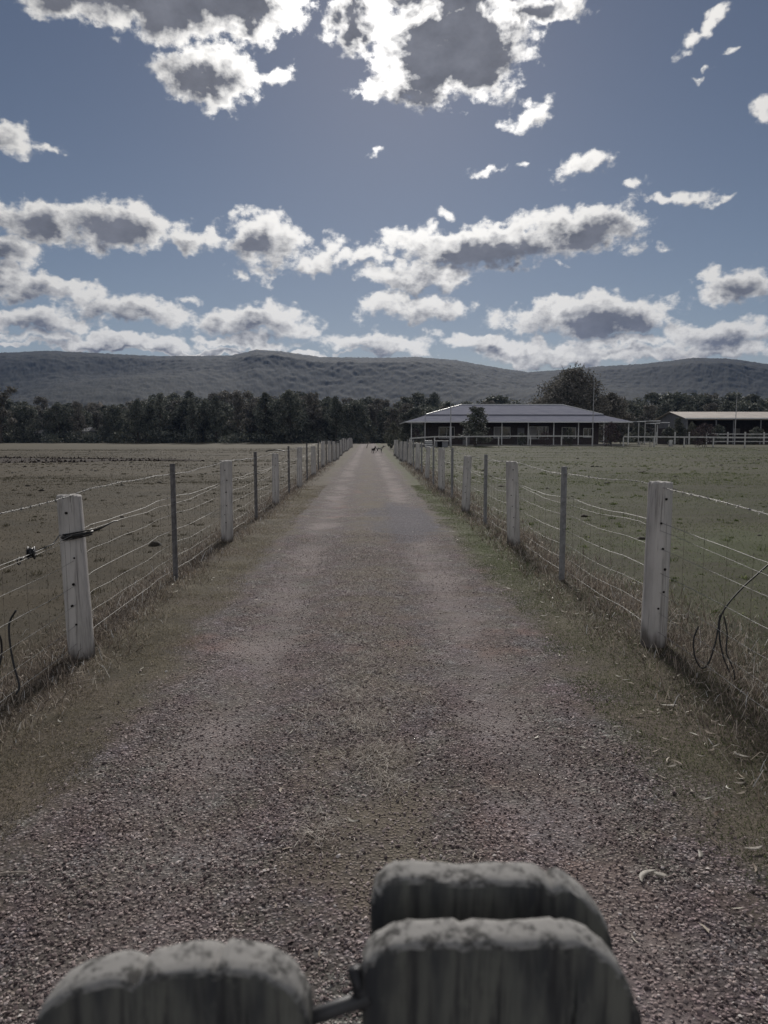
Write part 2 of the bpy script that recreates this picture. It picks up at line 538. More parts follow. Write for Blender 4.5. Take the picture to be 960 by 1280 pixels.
    grass = k.mix(k.mr(k.m('ADD', ax, k.m('MULTIPLY', k.m('SUBTRACT', n_mid, 0.5), 0.5)), 2.0, 2.6), turf, field)
    # litter and bare dark earth right under the wires
    under = k.m('ABSOLUTE', k.m('SUBTRACT', ax, 2.25))
    grass = k.mix(k.mr(k.m('ADD', under, k.m('MULTIPLY', n_mid, 0.3)), 0.18, 0.50, 0.75, 0.0), grass, (0.083, 0.066, 0.057))
    colr = k.mix(gravel, grass, grav)
    hgt = k.m('ADD', k.m('MULTIPLY', k.mr(vo.outputs['Distance'], 0.0, 0.6, 1.0, 0.0), k.m('MULTIPLY', gravel, 1.0)),
              k.m('MULTIPLY', n_fine, 1.2))
    return colr, hgt


def earth_material(name):
    m, k, b, pos, obj = mat(name, 0.95, 0.15)
    c, hh = earth_nodes(k, pos)
    setc(k, b, c)
    bump(k, b, hh, 0.8, 0.012)
    return m


M = {}


def paling_material():
    m, k, b, pos, obj = mat('weathered_paling', 0.9, 0.15)
    st = k.noise(k.v('MULTIPLY', obj, (34, 20, 2.4)), 1.0, 5, 0.65)
    stain = k.noise(k.v('MULTIPLY', obj, (16, 16, 3.0)), 1.0, 4, 0.6)
    fine = k.noise(k.v('MULTIPLY', obj, (260, 260, 18)), 1.0, 3, 0.6)
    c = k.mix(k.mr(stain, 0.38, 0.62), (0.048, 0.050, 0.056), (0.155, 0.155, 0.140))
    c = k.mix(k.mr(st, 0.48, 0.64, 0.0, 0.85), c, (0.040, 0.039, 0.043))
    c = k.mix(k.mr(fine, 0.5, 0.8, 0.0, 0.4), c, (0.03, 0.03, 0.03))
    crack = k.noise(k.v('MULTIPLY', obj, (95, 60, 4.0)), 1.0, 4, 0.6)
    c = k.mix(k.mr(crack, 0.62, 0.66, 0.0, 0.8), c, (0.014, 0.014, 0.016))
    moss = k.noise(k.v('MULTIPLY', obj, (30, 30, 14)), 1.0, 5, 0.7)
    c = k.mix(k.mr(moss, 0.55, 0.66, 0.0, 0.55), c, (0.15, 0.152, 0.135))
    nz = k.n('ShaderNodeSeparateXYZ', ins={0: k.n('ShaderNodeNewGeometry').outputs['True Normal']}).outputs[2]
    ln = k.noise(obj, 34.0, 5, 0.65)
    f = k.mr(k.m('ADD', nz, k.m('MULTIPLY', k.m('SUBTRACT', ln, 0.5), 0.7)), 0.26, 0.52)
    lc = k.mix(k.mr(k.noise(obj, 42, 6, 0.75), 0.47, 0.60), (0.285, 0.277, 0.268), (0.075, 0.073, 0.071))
    c = k.mix(f, c, lc)  # tops painted paler as lit, over lichen mottling; faces painted darker as backlit
    setc(k, b, c)
    bump(k, b, k.m('ADD', k.m('MULTIPLY', st, 0.6), k.m('MULTIPLY', k.noise(obj, 160, 4, 0.7), 0.5)), 0.4, 0.0009)
    return m

M['earth'] = earth_material('paddock_earth')
M['gravel'] = earth_material('lane_gravel')


def timber(name, pale, dark, streak, scale=1.0, lichen=None, rough=0.9):
    m, k, b, pos, obj = mat(name, rough, 0.2)
    st = k.v('MULTIPLY', obj, (60 * scale, 60 * scale, 2.2 * scale))
    grain = k.noise(st, 1.0, 6, 0.65)
    blot = k.noise(k.v('MULTIPLY', obj, (9 * scale, 9 * scale, 3.0 * scale)), 1.0, 5, 0.6)
    c = k.mix(k.mr(blot, 0.32, 0.68), pale, tuple(p_ * 0.72 for p_ in pale))
    c = k.mix(k.mr(grain, 0.50, 0.72, 0.0, streak), c, dark)
    if lichen:
        nz = k.n('ShaderNodeSeparateXYZ', ins={0: k.n('ShaderNodeNewGeometry').outputs['Normal']}).outputs[2]
        ln = k.noise(obj, 38.0, 6, 0.7)
        f = k.m('ADD', nz, k.m('MULTIPLY', k.m('SUBTRACT', ln, 0.5), 1.3))
        lc = k.mix(k.mr(k.noise(obj, 110, 4, 0.7), 0.4, 0.6), lichen, tuple(v_ * 0.55 for v_ in lichen))
        c = k.mix(k.mr(f, 0.22, 0.62), c, lc)
    if scale < 0.9 and not lichen:      # soil splashed and rot at the foot, dark weathering cracks
        pz = k.n('ShaderNodeSeparateXYZ', ins={0: obj}).outputs[2]
        foot = k.mr(k.m('ADD', pz, k.m('MULTIPLY', k.m('SUBTRACT', blot, 0.5), 0.5)), 0.02, 0.16, 0.85, 0.0)
        c = k.mix(foot, c, (0.075, 0.062, 0.055))
        crk = k.noise(k.v('MULTIPLY', obj, (120, 120, 1.4)), 1.0, 3, 0.5)
        c = k.mix(k.mr(crk, 0.62, 0.70, 0.0, 0.6), c, (0.06, 0.055, 0.05))
    setc(k, b, c)
    bump(k, b, k.m('ADD', grain, k.m('MULTIPLY', blot, 0.7)), 0.8, 0.005)
    return m


M['post'] = timber('limewashed_timber', (0.54, 0.515, 0.50), (0.17, 0.155, 0.15), 0.70, 0.6)
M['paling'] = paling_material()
M['rail'] = timber('rail_timber', (0.60, 0.59, 0.58), (0.2, 0.19, 0.18), 0.3, 0.3)
M['hole'] = simple('bolt_hole', (0.012, 0.010, 0.010), 0.2)
M['steel_dark'] = simple('dark_steel_picket', (0.14, 0.135, 0.14), 0.4, 0.7, 0.3, 0.0, 20)
M['steel_pale'] = simple('galvanised_picket', (0.24, 0.24, 0.25), 0.25, 0.6, 0.4, 0.2, 20)
M['wire'] = simple('galvanised_wire', (0.23, 0.225, 0.22), 0.25, 0.55, 0.35, 0.35, 40)
M['oldwire'] = simple('rusty_wire', (0.12, 0.10, 0.09), 0.3, 0.6, 0.4, 0.5, 40)
M['rubber'] = simple('black_rubber', (0.014, 0.014, 0.016), 0.3, 0.55, 0.4)
M['iron'] = simple('black_iron', (0.03, 0.03, 0.034), 0.3, 0.5, 0.5, 0.4)
M['zinc'] = simple('zinc_rod', (0.075, 0.075, 0.08), 0.3, 0.55, 0.4, 0.3)

# ================================================================== ground, lane, hills
def axis(dense_to, step, far, growth):
    v = [0.0]
    while v[-1] < far:
        s_ = step if v[-1] < dense_to else max(step, (v[-1] - dense_to) * growth + step)
        v.append(v[-1] + s_)
    return np.array(v)


ap = axis(4.5, 0.13, 4200, 0.045)
xs = np.concatenate([-ap[:0:-1], ap])
yp = axis(14.0, 0.13, 4200, 0.035)
yn = axis(2.0, 0.5, 4200, 0.16)
ys = np.concatenate([-yn[:0:-1], yp])
X, Y = np.meshgrid(xs, ys)
V = np.stack([X, Y, H(X, Y)], -1).reshape(-1, 3)


def grid_faces(nr, nc):
    i = np.arange(nr - 1)[:, None] * nc + np.arange(nc - 1)[None, :]
    return np.stack([i, i + 1, i + nc + 1, i + nc], -1).reshape(-1, 4)


tag(mesh_np('ground', V, grid_faces(len(ys), len(xs)), M['earth'], smooth=True), kind='structure')

ly = np.concatenate([np.arange(-5, 16, 0.10), np.arange(16, 40, 0.3), np.arange(40, 96, 0.8)])
_e = np.random.default_rng(3)


def ragged(n, seed):
    r_ = np.random.default_rng(seed)
    a = np.zeros(n)
    for k_, amp in ((2, .05), (6, .06), (16, .06), (50, .05)):
        a += np.interp(np.arange(n), np.linspace(0, n, k_ * 2 + 3), r_.uniform(-amp, amp, k_ * 2 + 3))
    return a


wl = 1.42 + ragged(len(ly), 1)
wr = 1.38 + ragged(len(ly), 2)
t = np.linspace(0, 1, 25)
LX = -wl[:, None] * (1 - t) + wr[:, None] * t
LYY = np.repeat(ly[:, None], 25, 1)
LZ = H(LX, LYY) + 0.006
LZ[:, 0] -= 0.012
LZ[:, -1] -= 0.012
tag(mesh_np('gravel_lane', np.stack([LX, LYY, LZ], -1).reshape(-1, 3), grid_faces(len(ly), 25), M['gravel'], smooth=True), kind='structure')

# hills: one forested range with spurs, ridge line as surveyed by azimuth
RIDGE = [(-400, 452), (-200, 446), (-60, 443), (0, 441), (60, 438), (130, 441), (200, 445), (290, 444), (320, 437), (352, 439), (400, 446), (480, 447),
         (520, 446), (570, 450), (620, 459), (660, 465), (700, 462), (760, 457), (800, 455), (868, 447), (912, 448), (960, 455), (1040, 462), (1200, 458), (1500, 465)]
raz = np.array([azel(p_[0], p_[1])[0] for p_ in RIDGE])
rel_ = np.array([azel(p_[0], p_[1])[1] for p_ in RIDGE])
azs = np.arange(-0.86, 0.90, 0.0012)
rs_ = np.concatenate([np.linspace(430, 1050, 90), np.linspace(1058, 1760, 120), np.linspace(1800, 2600, 16)])
el_r = np.interp(azs, raz, rel_)
hr = np.random.default_rng(21)


def value_noise(u, v, seed):
    r_ = np.random.default_rng(seed)
    T = r_.uniform(-1, 1, (512, 512))
    iu, iv = np.floor(u).astype(int), np.floor(v).astype(int)
    fu, fv = u - iu, v - iv
    fu, fv = fu * fu * (3 - 2 * fu), fv * fv * (3 - 2 * fv)
    g_ = lambda a, b: T[a % 512, b % 512]
    return (g_(iu, iv) * (1 - fu) * (1 - fv) + g_(iu + 1, iv) * fu * (1 - fv) + g_(iu, iv + 1) * (1 - fu) * fv + g_(iu + 1, iv + 1) * fu * fv)


A, R = np.meshgrid(azs, rs_)
HX, HY = np.sin(A) * R, np.cos(A) * R
RR = 1640.0
ridge_h = np.tan(np.interp(A, azs, el_r)) * RR + CAM_Z
spur = value_noise(HX / 260, HY / 420, 1) * 0.20 + value_noise(HX / 130, HY / 190, 2) * 0.06 + value_noise(HX / 60, HY / 90, 3) * 0.010
tt = np.clip((R - 520) / (RR - 520), 0, 1.0)
prof = np.where(tt < 0.55, 0.50 * (tt / 0.55) ** 1.5, 0.50 + 0.5 * np.sin((tt - 0.55) / 0.45 * math.pi / 2) ** 1.1)
fade = np.sin(np.clip(tt, 0, 1) * math.pi) ** 0.7
HZ = ridge_h * np.clip(prof + spur * fade, 0, 1.02)
HZ = np.minimum(HZ, np.tan(np.interp(A, azs, el_r)) * R + CAM_Z - 7.0 * (1 - sstep(RR - 500, RR, R)))
HZ = np.where(R > RR, ridge_h - (R - RR) * 0.16, HZ)
canopy = value_noise(HX / 9, HY / 16, 4) * 1.1 + value_noise(HX / 5, HY / 9, 5) * 0.8 + hr.uniform(-1, 1, HX.shape) * 0.5
HZ = HZ + (canopy - 1.0) * np.clip((R - 470) / 120, 0, 1)
HZ[0] = -3
m, k, b, pos, obj = mat('forested_slope', 0.95, 0.1)
nf = k.noise(pos, 0.07, 5, 0.7)
nb = k.noise(pos, 0.0045, 4, 0.55)
nm = k.noise(pos, 0.02, 4, 0.6)
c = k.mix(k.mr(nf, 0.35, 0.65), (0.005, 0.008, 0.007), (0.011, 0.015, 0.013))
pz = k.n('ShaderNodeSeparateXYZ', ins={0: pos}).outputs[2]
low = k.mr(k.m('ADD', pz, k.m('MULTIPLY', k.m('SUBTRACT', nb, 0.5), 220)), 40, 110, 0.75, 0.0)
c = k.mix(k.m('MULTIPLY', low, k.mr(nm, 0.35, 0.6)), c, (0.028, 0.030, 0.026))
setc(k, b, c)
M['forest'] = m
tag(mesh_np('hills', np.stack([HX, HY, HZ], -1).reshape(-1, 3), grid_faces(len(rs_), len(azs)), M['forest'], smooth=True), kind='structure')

# ================================================================== scatter: stones, grass, litter
def blades(n_seed, bx, by, hgt, wid, lean, curl=0.3, segs=1, z_off=0.0):
    """thin tapering blades; returns verts, faces. segs=1: one triangle, segs=2: quad plus triangle"""
    r_ = np.random.default_rng(n_seed)
    n = len(bx)
    bz = H(bx, by) + z_off
    a = r_.uniform(0, 2 * math.pi, n)          # lean direction
    wdir = a + math.pi / 2 + r_.uniform(-0.8, 0.8, n)
    L = np.stack([np.cos(a), np.sin(a)], -1)
    W = np.stack([np.cos(wdir), np.sin(wdir)], -1) * (wid[:, None] / 2)
    base = np.stack([bx, by, bz], -1)
    le = lean * hgt
    tip = base + np.concatenate([L * le[:, None], (hgt * np.sqrt(np.clip(1 - lean ** 2, 0.02, 1)))[:, None]], -1)
    w3 = np.concatenate([W, np.zeros((n, 1))], -1)
    if segs == 1:
        v = np.stack([base - w3, base + w3, tip], 1).reshape(-1, 3)
        f = np.arange(3 * n).reshape(-1, 3)
        return v, [f]
    midp = base * 0.5 + tip * 0.5
    midp[:, 2] += hgt * curl * 0.5 * lean
    v = np.stack([base - w3, base + w3, midp + w3 * 0.8, midp - w3 * 0.8, tip], 1).reshape(-1, 3)
    i = np.arange(n)[:, None] * 5
    return v, [i + np.array([0, 1, 2, 3]), i + np.array([3, 2, 4])]


M['turf'] = island('turf_blade', [(0.0, (0.077, 0.072, 0.048)), (0.4, (0.167, 0.147, 0.100)), (0.75, (0.263, 0.225, 0.161)), (1.0, (0.464, 0.404, 0.320))], 0.8, 0.15, 0.45)
M['turf_green'] = island('green_blade', [(0.0, (0.043, 0.061, 0.023)), (0.5, (0.089, 0.115, 0.046)), (0.85, (0.142, 0.159, 0.072)), (1.0, (0.264, 0.284, 0.150))], 0.8, 0.15, 0.45)
M['paddock_blade'] = island('paddock_blade', [(0.0, (0.043, 0.042, 0.026)), (0.5, (0.085, 0.077, 0.052)), (1.0, (0.179, 0.159, 0.119))], 0.85, 0.15, 0.25)
M['straw'] = island('dry_stalk', [(0.0, (0.075, 0.057, 0.048)), (0.35, (0.195, 0.158, 0.128)), (0.7, (0.360, 0.300, 0.247)), (0.93, (0.540, 0.480, 0.405)), (1.0, (0.620, 0.620, 0.620))], 0.8, 0.2, 0.15)
M['stone'] = island('lane_stone', [(0.0, (0.091, 0.073, 0.074)), (0.25, (0.125, 0.098, 0.098)), (0.55, (0.248, 0.195, 0.187)), (0.8, (0.393, 0.324, 0.307)), (0.96, (0.523, 0.451, 0.431)), (1.0, (0.541, 0.505, 0.489))], 0.9, 0.1)

# lane stones: the nearest ones as lumpy solids, thinning out with distance
def stones(name, n, ymax, smin, smax, seed, ico):
    r_ = np.random.default_rng(seed)
    u = r_.uniform(0, 1, n)
    y = 1.35 + (ymax - 1.35) * u ** 1.55
    x = r_.uniform(-1.62, 1.55, n)
    keep = (np.abs(x) < 1.30 + 0.32 * r_.uniform(-1, 1, n) ** 3 + 0.10 * r_.uniform(-1, 1, n))
    # thinner on the two packed wheel tracks and in dusty patches
    dust = value_noise(x * 1.3 + 40, y * 0.9 + 11, 9) + 0.5 * value_noise(x * 3.1 + 4, y * 2.2 + 1, 10)
    keep &= r_.uniform(-0.75, 1.25, n) > dust * 0.9
    keep &= r_.uniform(0, 1, n) > 0.35 * np.exp(-((np.abs(x) - 0.78) / 0.25) ** 2)
    x, y = x[keep], y[keep]
    n = len(x)
    s = smin + (smax - smin) * r_.uniform(0, 1, n) ** 2.9
    if ico:
        p_ = (1 + 5 ** .5) / 2
        base = np.array([(-1, p_, 0), (1, p_, 0), (-1, -p_, 0), (1, -p_, 0), (0, -1, p_), (0, 1, p_), (0, -1, -p_), (0, 1, -p_), (p_, 0, -1), (p_, 0, 1), (-p_, 0, -1), (-p_, 0, 1)]) / 1.9
        fc = np.array([(0, 11, 5), (0, 5, 1), (0, 1, 7), (0, 7, 10), (0, 10, 11), (1, 5, 9), (5, 11, 4), (11, 10, 2), (10, 7, 6), (7, 1, 8), (3, 9, 4), (3, 4, 2), (3, 2, 6), (3, 6, 8), (3, 8, 9), (4, 9, 5), (2, 4, 11), (6, 2, 10), (8, 6, 7), (9, 8, 1)])
    else:
        base = np.array([(1, 0, 0), (-1, 0, 0), (0, 1, 0), (0, -1, 0), (0, 0, 1), (0, 0, -1)], dtype=float)
        fc = np.array([(0, 2, 4), (2, 1, 4), (1, 3, 4), (3, 0, 4)])
    nb_ = len(base)
    P_ = base[None] * r_.uniform(0.65, 1.25, (n, nb_, 1))
    P_ = P_ * (s[:, None, None] / 2) * np.stack([r_.uniform(.8, 1.4, n), r_.uniform(.7, 1.1, n), r_.uniform(.5, .95, n)], -1)[:, None, :]
    a = r_.uniform(0, 6.283, n)
    ca, sa = np.cos(a)[:, None], np.sin(a)[:, None]
    px, py = P_[..., 0] * ca - P_[..., 1] * sa, P_[..., 0] * sa + P_[..., 1] * ca
    tx, ty = r_.uniform(-.5, .5, n)[:, None], r_.uniform(-.5, .5, n)[:, None]
    pz = P_[..., 2] + px * tx + py * ty
    v = np.stack([px + x[:, None], py + y[:, None], pz + (H(x, y) + 0.006 + s * 0.13)[:, None]], -1).reshape(-1, 3)
    f = (np.arange(n)[:, None, None] * nb_ + fc[None]).reshape(-1, 3)
    return tag(mesh_np(name, v, f, M['stone']), 'loose pinkish grey stones strewn over the lane', None, None, 'stuff')


stones('gravel', 46000, 4.4, 0.005, 0.018, 1, True)
stones('gravel', 150000, 12.0, 0.006, 0.018, 2, False)


def scatter_xy(n, x0, x1, y0, y1, seed, power=1.0):
    r_ = np.random.default_rng(seed)
    return r_, r_.uniform(x0, x1, n), y0 + (y1 - y0) * r_.uniform(0, 1, n) ** power


def patchy(x, y, seed, sc=1.0):
    return value_noise(x * sc + 50, y * sc + 50, seed) + 0.5 * value_noise(x * sc * 2.7 + 20, y * sc * 2.7 + 20, seed + 1)


# close-cropped turf on the two verges
VS, FS = [], []
for side in (-1, 1):
    r_, x, y = scatter_xy(300000, 0.98, 2.35, 1.4, 24, 30 + side, 2.3)
    edge = np.abs(x) - 1.30 + 0.20 * patchy(x * side, y, 40, 1.6) + 0.10 * r_.normal(0, 1, len(x))
    keep = (edge > 0) & (r_.uniform(-1.1, 1.0, len(x)) < patchy(x * side, y, 44, 2.2) + 0.25)
    x, y, n = x[keep] * side, y[keep], keep.sum()
    v, f = blades(50 + side, x, y, r_.uniform(0.005, 0.019, n), r_.uniform(0.0015, 0.0035, n) * (1 + y / 9), r_.uniform(0.5, 0.98, n))
    tag(mesh_np('turf', v, f, M['turf_green'] if side > 0 else M['turf']), 'short worn grass on the %s verge of the lane' % ('right' if side > 0 else 'left'), None, None, 'stuff')

# paddock grass behind each fence
for side in (-1, 1):
    r_, x, y = scatter_xy(170000, 2.2, 15, 3.0, 30, 60 + side, 1.5)
    keep = (x < 3.0 + y * 0.62) & (r_.uniform(-1.2, 1.0, len(x)) < patchy(x * side, y, 64, 0.8) + 0.2)
    x, y, n = x[keep] * side, y[keep], keep.sum()
    v, f = blades(70 + side, x, y, r_.uniform(0.01, 0.035, n), r_.uniform(0.003, 0.007, n) * (1 + y / 14), r_.uniform(0.3, 0.95, n))
    tag(mesh_np('paddock_grass', v, f, M['turf_green'] if side > 0 else M['paddock_blade']), 'cropped dry grass of the paddock to the %s of the lane' % ('right' if side > 0 else 'left'), None, None, 'stuff')

# scattered tufts that stand above the cropped grass
for side in (-1, 1):
    r_, cx, cy = scatter_xy(900, 2.7, 26, 4.0, 48, 390 + side, 1.15)
    nb_ = 22
    sz = r_.uniform(0.35, 1.15, 900)
    x = (cx[:, None] + r_.normal(0, 0.045, (900, nb_)) * sz[:, None]).ravel() * side
    y = (cy[:, None] + r_.normal(0, 0.045, (900, nb_)) * sz[:, None]).ravel()
    n = len(x)
    v, f = blades(395 + side, x, y, r_.uniform(0.03, 0.075, n) * np.repeat(sz, nb_), r_.uniform(0.004, 0.008, n) * (1 + y / 14), r_.uniform(0.15, 0.9, n), 0.5, 2)
    tag(mesh_np('grass_tufts', v, f, M['turf_green'] if side > 0 else M['paddock_blade']), 'tufts of longer grass dotted over the paddock to the %s of the lane' % ('right' if side > 0 else 'left'), None, None, 'stuff')

# coarser grass farther out in both paddocks
for side in (-1, 1):
    r_, x, y = scatter_xy(150000, 2.2, 70, 24, 92, 360 + side, 1.25)
    keep = (x < 3.0 + y * 0.62) & (r_.uniform(-1.2, 1.0, len(x)) < patchy(x * side * .4, y, 364, 0.5) + 0.2)
    if side > 0:
        keep &= y < 79
    x, y, n = x[keep] * side, y[keep], keep.sum()
    v, f = blades(370 + side, x, y, r_.uniform(0.02, 0.06, n), r_.uniform(0.015, 0.035, n) * (y / 30), r_.uniform(0.2, 0.9, n))
    tag(mesh_np('paddock_grass', v, f, M['turf_green'] if side > 0 else M['paddock_blade']), 'coarser grass far out in the paddock to the %s of the lane' % ('right' if side > 0 else 'left'), None, None, 'stuff')

# dead weeds and long stalks tangled under the wires
for side in (-1, 1):
    r_, x, y = scatter_xy(52000, 0, 1, 2.2, 42, 80 + side, 1.7)
    spread = 0.30 if side > 0 else 0.20
    off = r_.normal(0, 1, len(x)) * spread
    near = np.clip(1 - (y - 2) / 9, 0, 1)
    x = 2.24 + (0.22 * near if side > 0 else 0.0) + off * (1 + (0.7 * near if side > 0 else 0.2 * near))
    keep = (x > 1.72) & (r_.uniform(-1.0, 1.0, len(x)) < patchy(x, y * side, 84, 1.4) + (0.35 if side > 0 else 0.0))
    x, y, n = x[keep] * side, y[keep], keep.sum()
    hh = r_.gamma(2.0, 0.026, n) * (1.15 if side > 0 else 0.85)
    v, f = blades(90 + side, x, y, np.clip(hh, 0.02, 0.42), r_.uniform(0.0018, 0.0045, n) * (1 + y / 10), r_.uniform(0.35, 0.98, n), 0.6, 2)
    if side > 0:
        r2, x2, y2 = scatter_xy(26000, 2.0, 3.2, 3.2, 12.5, 180, 1.3)
        c2 = 2.42 + 0.10 * np.sin(y2 * 1.3)
        k2 = np.abs(x2 - c2) < 0.34 * r2.uniform(0.2, 1.25, len(x2)) * (1 - 0.05 * (y2 - 3))
        k2 &= r2.uniform(-0.9, 1.0, len(x2)) < patchy(x2, y2, 186, 2.4) + 0.25
        x2, y2 = x2[k2], y2[k2]
        n2 = len(x2)
        v2, f2 = blades(188, x2, y2, np.clip(r2.gamma(2.4, 0.042, n2), 0.03, 0.38), r2.uniform(0.0016, 0.0038, n2), r2.uniform(0.4, 0.97, n2), 0.7, 2)
        f = [np.concatenate([f[0], f2[0] + len(v)]), np.concatenate([f[1], f2[1] + len(v)])]
        v = np.concatenate([v, v2])
    tag(mesh_np('dry_weeds', v, f, M['straw']), 'dead pale weeds tangled under the %s wire fence' % ('right' if side > 0 else 'left'), None, None, 'stuff')

# wisps of dry grass down the middle of the lane
r_, x, y = scatter_xy(14000, -0.42, 0.42, 2.2, 16, 101, 1.3)
keep = patchy(x, y, 104, 1.2) > 0.22 + 0.4 * np.abs(x)
for (cx, cy, cr, cn) in ((0.03, 3.55, 0.15, 620), (-0.02, 3.95, 0.12, 380), (-0.08, 4.4, 0.12, 260), (0.10, 3.25, 0.10, 160), (-0.20, 2.85, 0.10, 240), (-0.02, 5.1, 0.20, 300), (-0.1, 6.2, 0.28, 300), (0.0, 7.8, 0.3, 320), (-0.15, 9.6, 0.3, 260)):
    x = np.concatenate([x, r_.normal(cx, cr * .55, cn)])
    y = np.concatenate([y, r_.normal(cy, cr * .8, cn)])
    keep = np.concatenate([keep, np.ones(cn, bool)])
x, y, n = x[keep], y[keep], keep.sum()
v, f = blades(103, x, y, r_.uniform(0.02, 0.085, n), r_.uniform(0.0018, 0.0036, n), r_.uniform(0.93, 0.998, n), 0.25, 2, 0.014)
M['wisp'] = island('pale_wisp', [(0.0, (0.16, 0.13, 0.11)), (0.6, (0.34, 0.29, 0.25)), (1.0, (0.58, 0.54, 0.48))], 0.8, 0.2)
tag(mesh_np('dry_wisps', v, f, M['wisp']), 'dry grass wisps caught along the middle of the lane', None, None, 'stuff')

# litter of small gum leaves
M['leaf'] = island('dry_leaf', [(0.0, (0.150, 0.106, 0.075)), (0.5, (0.350, 0.294, 0.237)), (1.0, (0.620, 0.600, 0.525))], 0.7, 0.3)


def leaf_geo(n, seed, x, y, L0, L1):
    r_ = np.random.default_rng(seed)
    a = r_.uniform(0, 6.283, n)
    L = r_.uniform(L0, L1, n)
    w_ = L * r_.uniform(0.10, 0.2, n)
    ts = np.array([0, 0.33, 0.66, 1.0])
    ws = np.array([0.15, 1.0, 0.8, 0.05])
    bend = r_.uniform(-0.5, 0.5, n)
    lift = r_.uniform(0.0, 0.25, n)
    out = []
    for tt_, ww in zip(ts, ws):
        ang = a + bend * (tt_ - 0.5) * 2
        cx = x + np.cos(ang) * L * (tt_ - .5)
        cy = y + np.sin(ang) * L * (tt_ - .5)
        cz = H(cx, cy) + 0.010 + lift * L * abs(tt_ - 0.5)
        nx, ny = -np.sin(ang) * w_ * ww / 2, np.cos(ang) * w_ * ww / 2
        out.append(np.stack([cx + nx, cy + ny, cz + w_ * 0.25], -1))
        out.append(np.stack([cx - nx, cy - ny, cz], -1))
    v = np.stack(out, 1).reshape(-1, 3)
    i = np.arange(n)[:, None] * 8
    return v, [np.concatenate([i + np.array([2 * q_, 2 * q_ + 1, 2 * q_ + 3, 2 * q_ + 2]) for q_ in range(3)])]


VV, FF, o_ = [], [], 0
for k_, (x0, x1, n) in enumerate(((1.35, 2.9, 700), (-2.7, -1.5, 160), (-1.3, 1.3, 70))):
    r_, x, y = scatter_xy(n, x0, x1, 2.0, 14, 120 + k_, 1.5)
    v, f = leaf_geo(n, 130 + k_, x, y, 0.025, 0.075)
    VV.append(v)
    FF.append(f[0] + o_)
    o_ += len(v)
tag(mesh_np('leaf_litter', np.concatenate(VV), np.concatenate(FF), M['leaf']), 'small dry gum leaves littered along the verges', None, None, 'stuff')

# dark clods and dung scattered over the paddocks
def clods(name, label, n, x0, x1, y0, y1, s0, s1, seed, m_, power=1.0, flat=0.55):
    r_, x, y = scatter_xy(n, x0, x1, y0, y1, seed, power)
    s = r_.uniform(s0, s1, n)
    ring = 7
    out = []
    for zz, rr in ((0.0, 1.0), (0.55, 0.8), (0.95, 0.35)):
        for q_ in range(ring):
            a = 6.283 * q_ / ring
            j = r_.uniform(0.7, 1.25, n)
            out.append(np.stack([x + np.cos(a) * s * rr * j, y + np.sin(a) * s * rr * j * 0.8, H(x, y) - 0.01 + s * flat * zz * r_.uniform(.7, 1.2, n)], -1))
    v = np.stack(out, 1).reshape(-1, 3)
    i = np.arange(n)[:, None] * (ring * 3)
    f4 = np.concatenate([i + np.array([r0 + q_, r0 + (q_ + 1) % ring, r0 + ring + (q_ + 1) % ring, r0 + ring + q_]) for r0 in (0, ring) for q_ in range(ring)])
    fc = i + np.array([2 * ring + q_ for q_ in range(ring)])
    return tag(mesh_np(name, v, [f4, fc], m_), label, None, None, 'stuff')


M['clod'] = simple('dark_clod', (0.034, 0.029, 0.022), 0.4)
clods('dung_clods', 'dark dung and clods scattered over the right paddock', 260, 3.0, 40, 7, 75, 0.04, 0.13, 140, M['clod'])
clods('dung_clods', 'dark dung and clods scattered over the left paddock', 150, -34, -3.0, 7, 70, 0.04, 0.12, 141, M['clod'])
# strip of turned dark soil across the left paddock
r_ = np.random.default_rng(150)
n = 5200
yy = 47.5 + r_.normal(0, 3.4, n)
xx = -11.5 - 34 * r_.uniform(0, 1, n) ** 0.9
keep = np.abs(yy - 48) < 6.5 * np.clip((-xx - 9.5) / 16, 0.12, 1)
xx, yy = xx[keep], yy[keep]
n = len(xx)
v, f = blades(151, xx, yy, r_.uniform(0.06, 0.22, n), r_.uniform(0.10, 0.30, n), r_.uniform(0.2, 0.9, n))
M['soil'] = simple('turned_soil', (0.050, 0.040, 0.034), 0.35, 0.95, 0.1, 0, 3.0)
soil = tag(mesh_np('turned_soil', v, f, M['soil']), 'rough dark clods turned up across the left paddock', None, None, 'stuff')
sx = np.linspace(-50, -10.5, 80)
half = 5.6 * np.clip((-sx - 9) / 18, 0.08, 1) + value_noise(sx * .5, sx * 0 + 3, 8) * 0.9
tv = np.linspace(-1, 1, 13)
SX = np.repeat(sx[:, None], 13, 1)
SY = 47.6 + half[:, None] * tv[None]
SZ = H(SX, SY) + 0.10 * (1 - tv[None] ** 2) + r_.uniform(0, 0.05, SX.shape) * (1 - tv[None] ** 4) - 0.02
tag(mesh_np('ploughed_strip', np.stack([SX, SY, SZ], -1).reshape(-1, 3), grid_faces(80, 13), M['soil']), kind='structure')

# ================================================================== wire fences
POST_H = 1.21


